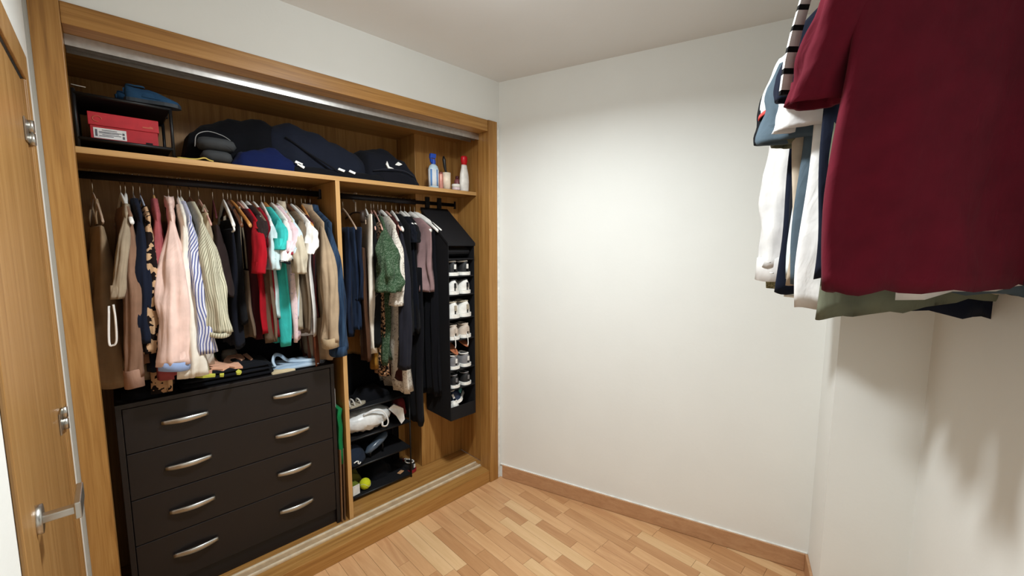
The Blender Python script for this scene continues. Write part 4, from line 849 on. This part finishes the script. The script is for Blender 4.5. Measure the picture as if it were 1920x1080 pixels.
for k in range(9):
    s_ = k/8; x = .05 + .09*s_; wv = .07*math.sqrt(max(0.02, 1 - s_**2.5)); br.append([(x, wv*(-1 + 2*j/10), .014 + .012*s_ + .012*(1 - (-1 + 2*j/10)**2)) for j in range(11)])
vz = obj('visor', MB().loft(br, False), cm, t, True); vz.modifiers.new('solid', 'SOLIDIFY').thickness = .004
obj('button_top', MB().lathe([(.007, .098), (.006, .102), (.001, .104)], (-.02, 0, 0), n=10), cm, t, True)
obj('badge', MB().tube([(-.075, -.062, .03), (-.062, -.070, .036), (-.05, -.073, .03), (-.055, -.074, .022), (-.045, -.075, .014), (-.035, -.076, .02)], .0035, 6), M_mark, t, True)
t = thing('sunglasses_case', 'glossy grey blue case on the third tier of the lower shoe rack', 'case', (1.06, 2.24, .29), R(12))
obj('case_shell', MB().loft([[(x, .03 + .03*q*math.cos(2*math.pi*j/16), .065 + .4*(x) + .025*q*math.sin(2*math.pi*j/16)) for j in range(16)] for x, q in ((-.06, .2), (-.04, .8), (0, 1), (.05, 1), (.08, .8), (.095, .3))], True, True, True), plain('case_blue', (70, 82, 96), .25), t, True)
obj('case_feet', MB().tube([(-.03, .03, .0), (-.03, .03, .04)], .006, 8).tube([(.06, .03, .0), (.06, .03, .07)], .006, 8), M_blackmetal, t, True)
t = thing('tennis_ball', 'yellow green tennis ball on the bottom tier of the lower shoe rack', 'ball', (.985, 2.262, .1075))
bp_ = [(.0325*math.sin(math.pi*k/14), .0325 - .0325*math.cos(math.pi*k/14)) for k in range(15)]
obj('felt', MB().lathe([(max(r_, .0001), z_) for r_, z_ in bp_], n=24), fabric((206, 212, 40)), t, True)
obj('seam', MB().tube([Vector((.0328*math.cos(u)*math.cos(.44*math.sin(2*u)) , .0328*math.sin(u)*math.cos(.44*math.sin(2*u)), .0325 + .0328*math.sin(.44*math.sin(2*u)))) for u in [2*math.pi*k/40 for k in range(41)]], .0011, 5), plain('ball_seam', (226, 228, 190), .8), t, True)
t = thing('small_box', 'small box with a white front on the bottom tier of the lower shoe rack', 'box', (.90, 2.235, .1075), R(8)); obj('box_body', MB().box(0, .045, .003, .06, 0, .06), plain('green_card', (110, 120, 40), .6), t, bevel=.001); obj('white_front', MB().box(.001, .044, .0, .0028, .001, .059), M_wh, t)
t = thing('cream_tub', 'dark tub with a white lid at the left end of the bottom tier', 'tub', (.882, 2.262, .1075)); obj('tub_body', MB().lathe([(.018, 0), (.019, .04)], n=18), plain('tub_dark', (40, 36, 30), .5), t, True); obj('lid', MB().lathe([(.0195, .04), (.0195, .052), (.001, .054)], n=18), M_wh, t, True)
heap('olive_pouch_low', 'olive green pouch behind the tennis ball', 'pouch', .90, 2.32, .1075, [(.885, 2.32, 2.4, .03), (.92, 2.31, 2.42, .10), (.97, 2.31, 2.42, .09), (1.0, 2.33, 2.4, .03)], fabric((104, 100, 40)), 33, .006)
heap('dark_slippers', 'dark slippers in the shadow at the back of the bottom tier', 'slippers', 1.05, 2.32, .1075, [(1.03, 2.33, 2.4, .02), (1.07, 2.30, 2.43, .08), (1.13, 2.30, 2.43, .09), (1.19, 2.33, 2.4, .03)], fb2, 34, .005)
t = tag(obj('wooden_tag', MB().box(-.02, .02, -.012, .012, 0, .004), plain('tag_wood', (196, 150, 108), .6), None, bevel=.001), 'small square tan tag at the right end of the bottom tier', 'tag'); t.location = (1.225, 2.275, .108); t.rotation_euler = (0, 0, R(25))
for i, (x, y, a, c1) in enumerate(((1.315, 2.30, 110, (150, 30, 40)), (1.33, 2.40, 100, (150, 30, 40)))):
    shoe(('dark red sneaker with white toe on the wardrobe floor beside the lower rack', 'dark red sneaker in shadow behind the other on the wardrobe floor')[i], (x, y - .04, FLZ + .002), R(a), (sk, plain('red_rubber%d' % i, c1, .5), sw, sk), .78 if i == 0 else .4)
heap('wine_scarf', 'dark wine red scarf hanging over the right end of the lower rack', 'scarf', 1.2, 2.25, .50, [(1.19, 2.24, 2.3, .02), (1.21, 2.232, 2.34, .10), (1.245, 2.232, 2.34, .11), (1.265, 2.25, 2.3, .02)], fabric((88, 26, 28)), 35, .006)
# ================================================================ shirts on the rail by the south wall
M0 = Vector((1.28, -.02)); RD = Vector((.956, .292)); ZK = 2.36; E_ROT = R(-72.9)
def RP(t): return Vector((M0.x + RD.x*t, M0.y + RD.y*t, ZK))
def DEP(t): return .88 + .876*t
rl = thing('wall_rail', 'metal clothes rail running along the wall above the maroon shirt', 'rail', (RP(-.35).x, RP(-.35).y, ZK - .012))
obj('rail_tube', MB().tube([(0, 0, -.003), (RD.x*1.11, RD.y*1.11, -.003)], .012, 12), M_rod, rl, True)
for s in (.0, .6, 1.0): obj('rail_bracket', MB().tube([(RD.x*s, RD.y*s, .0), (RD.x*s, RD.y*s, ZC - ZK + .011)], .007, 8).tube([(RD.x*s, RD.y*s, ZC - ZK + .006), (RD.x*s, RD.y*s, ZC - ZK + .0115)], .025, 14), M_rod, rl, True)
def rs(name, label, cat, t, mat, hem, W=.24, hemW=.26, sl=None, swivel=0, hk='white', hl='', neckW=.09, **kw):
    loc = RP(t); rot = E_ROT + R(swivel); d = DEP(t)
    hanger(loc, rot, hk, hl or 'white hanger of the ' + name, wide=.21)
    hz_ = atD(hem[0], hem[1], d + kw.pop('dh', 0)).z - ZK
    s = None
    if sl: px, py, rx, ry = sl[:4]; s = (to_local(loc, rot, atD(px, py, d + (sl[4] if len(sl) > 4 else .13))), rx, ry)
    return garment(name, label, cat, loc, rot, mat, W=W, neckW=neckW, hem=hz_, hemW=hemW, sleeves=s, drop=0, **kw)
F2 = dict(maroon=fabric((92, 17, 33)), navy=fabric((22, 27, 42)), white=fabric((224, 222, 220)), dnm=fabric((78, 92, 102)), pale=fabric((206, 214, 214)), blk=fabric((20, 21, 26)), olive=fabric((104, 106, 88)),
          beige=fabric((220, 206, 194)), grey=fabric((140, 144, 150)), bpat=fabric((28, 44, 96), (62, 86, 140), 'leopard', 40), tan=fabric((188, 172, 152)), opat=fabric((150, 146, 110), (96, 94, 66), 'floral', 90, width=.5), redp=fabric((206, 78, 74)))
rs('t_shirt', 'maroon short sleeved shirt hanging nearest on the wall rail', 'shirt', 0, F2['maroon'], (1700, 541), W=.25, hemW=.275, sl=(1528, 196, .062, .04, .02), swivel=33, hl='white hanger inside the maroon shirt', th=.045, fold=.011, nf=2, wr=.07, r0=.05, tilt=.03)
g = rs('t_shirt', 'navy shirt with a white band and black bars down the sleeve', 'shirt', .09, F2['navy'], (1556, 529), W=.225, hemW=.22, sl=(1494, 186, .05, .03, .09), hl='white hanger inside the navy barred shirt', th=.03, fold=.01, nf=3, wr=.05, r0=.05)
l_, r_ = RP(.09), E_ROT
pts = [to_local(l_, r_, atD(px, py, DEP(.09) + dd)) for px, py, dd in ((1527, -60, .035), (1510, 0, .04), (1493, 60, .04), (1480, 115, .045), (1471, 178, .05))]
rt_ = to_local((0, 0, 0), r_, RT) * .0125; fw_ = to_local((0, 0, 0), r_, FW) * .004
obj('sleeve_band', MB().loft([[p - rt_ - fw_, p + rt_ - fw_, p + rt_ + fw_, p - rt_ + fw_] for p in pts], True, True, True), fabric((232, 230, 226), (18, 18, 20), 'h', 1/.052, width=.72), g, True)
rs('t_shirt', 'white short sleeved shirt with its hem showing below the maroon one', 'shirt', .15, F2['white'], (1640, 556), W=.225, hemW=.25, tilt=.2, sl=(1524, 240, .085, .04, .07), hl='white hanger inside the white short sleeved shirt', th=.03, fold=.012, nf=3, wr=.08, r0=.05)
rs('denim_shirt', 'grey blue short sleeved shirt under the white one', 'shirt', .22, F2['dnm'], (1600, 545), W=.24, sl=(1506, 262, .10, .04, .07), hl='white hanger inside the grey blue shirt', th=.03, fold=.01, nf=3, wr=.07, r0=.05)
rs('t_shirt', 'pale grey shirt with a coral edge at the outermost sleeve', 'shirt', .26, F2['pale'], (1590, 530), W=.25, sl=(1449, 214, .035, .04, .15), hl='white hanger inside the pale grey shirt', th=.02, fold=.01, nf=3, wr=.05, r0=.05, cuff=(F2['redp'], .012))
rs('t_shirt', 'black short sleeved shirt with its sleeve edge under the grey blue one', 'shirt', .32, F2['blk'], (1560, 525), W=.25, sl=(1462, 266, .07, .04, .12), hl='white hanger inside the black short sleeved shirt on the wall rail', th=.025, fold=.01, nf=3, wr=.05, r0=.05)
rs('shirt', 'tan overshirt whose shoulder rises behind the barred sleeve', 'shirt', .24, F2['tan'], (1545, 540), W=.28, hemW=.26, hl='white hanger inside the tan overshirt', th=.02, fold=.008, nf=3)
rs('shirt', 'olive green shirt with its hem hanging lowest below the maroon one', 'shirt', .20, F2['olive'], (1660, 574), W=.23, hemW=.235, swivel=30, sl=(1480, 274, .05, .035, .16), hl='white hanger inside the olive green shirt', th=.04, fold=.012, nf=3, r0=.05, tilt=.14)
rs('shirt', 'long grey sleeved shirt beside the maroon shirt edge', 'shirt', .34, F2['grey'], (1600, 540), W=.2, hemW=.24, sl=(1538, 440, .035, .04, .06), hl='white hanger inside the grey long sleeved shirt', th=.03, fold=.01, nf=3, r0=.04)
rs('shirt', 'dark navy shirt with its right hem corner below the maroon one', 'shirt', .43, F2['navy'], (1840, 573), W=.25, hemW=.275, hl='white hanger inside the dark navy shirt', th=.03, fold=.01, nf=3, tilt=-.10)
rs('sweater', 'cream sweater with a coral side stripe between the cuffs', 'sweater', .47, F2['beige'], (1600, 520), W=.21, hemW=.22, sl=(1526, 500, .045, .04, .07), hl='white hanger inside the cream sweater', th=.03, fold=.01, nf=3, r0=.04)
g = rs('shirt', 'blue patterned shirt with its cuff behind the white shirt cuff', 'shirt', .54, F2['bpat'], (1560, 515), W=.22, hemW=.22, sl=(1500, 512, .05, .04, .10), hl='white hanger inside the blue patterned shirt', th=.03, fold=.01, nf=3, r0=.04, cuff=(F2['bpat'], .07))
g = rs('shirt', 'white long sleeved shirt with a buttoned cuff at the far end of the wall rail', 'shirt', .58, F2['white'], (1540, 520), W=.26, hemW=.22, sl=(1470, 500, .082, .05, .12), hl='white hanger inside the white long sleeved shirt', th=.03, fold=.01, nf=3, r0=.05, wr=.08, cuff=(F2['white'], .09))
for px, py in ((1447, 512), (1462, 516), (1441, 492)):
    p = to_local(RP(.58), E_ROT, atD(px, py, DEP(.58) + .052)); obj('cuff_button', MB().lathe([(.006, -.002), (.007, 0), (.006, .002)], tuple(p), n=10), M_wh, g, True)
rs('shirt', 'olive patterned shirt with its hem below the white cuff', 'shirt', .64, F2['opat'], (1500, 552), W=.25, hemW=.24, sl=(1466, 540, .05, .04, .12), hl='white hanger inside the olive patterned shirt', th=.03, fold=.01, nf=3, r0=.05)
g = rs('trousers', 'beige trousers hanging at the wall end of the rail', 'trousers', .69, F2['tan'], (1510, 556), W=.16, hemW=.2, hl='white hanger above the beige trousers', th=.03, fold=.008, nf=3, top=-.22)
p = to_local(RP(.69), E_ROT, atD(1470, 553, DEP(.69) + .1)); q = to_local(RP(.69), E_ROT, atD(1535, 560, DEP(.69) + .05))
obj('hem_clip_bar', MB().tube([p, q], .007, 8), M_wh, g, True)
import OpenImageIO as oiio
b=oiio.ImageBuf('/workdir/render_main.png'); 
T=dict(wallmid=(231,236,232),walllow=(216,207,194),ceil=(182,176,170),hdrwall=(200,195,188),floor=(208,180,135),pil=(190,178,165))
for n,(x,y) in dict(wallmid=(1200,350),walllow=(1200,800),walltop=(1200,130),ceil=(1000,40),hdrwall=(600,90),corner=(945,500),floor=(1000,1000),pil=(1650,900),south=(1850,1000),frame=(130,500),door=(30,700)).items():
    p=b.getpixel(int(x/1.875),int(y/1.875)); print(n,[round(c*255) for c in p[:3]],T.get(n,''))
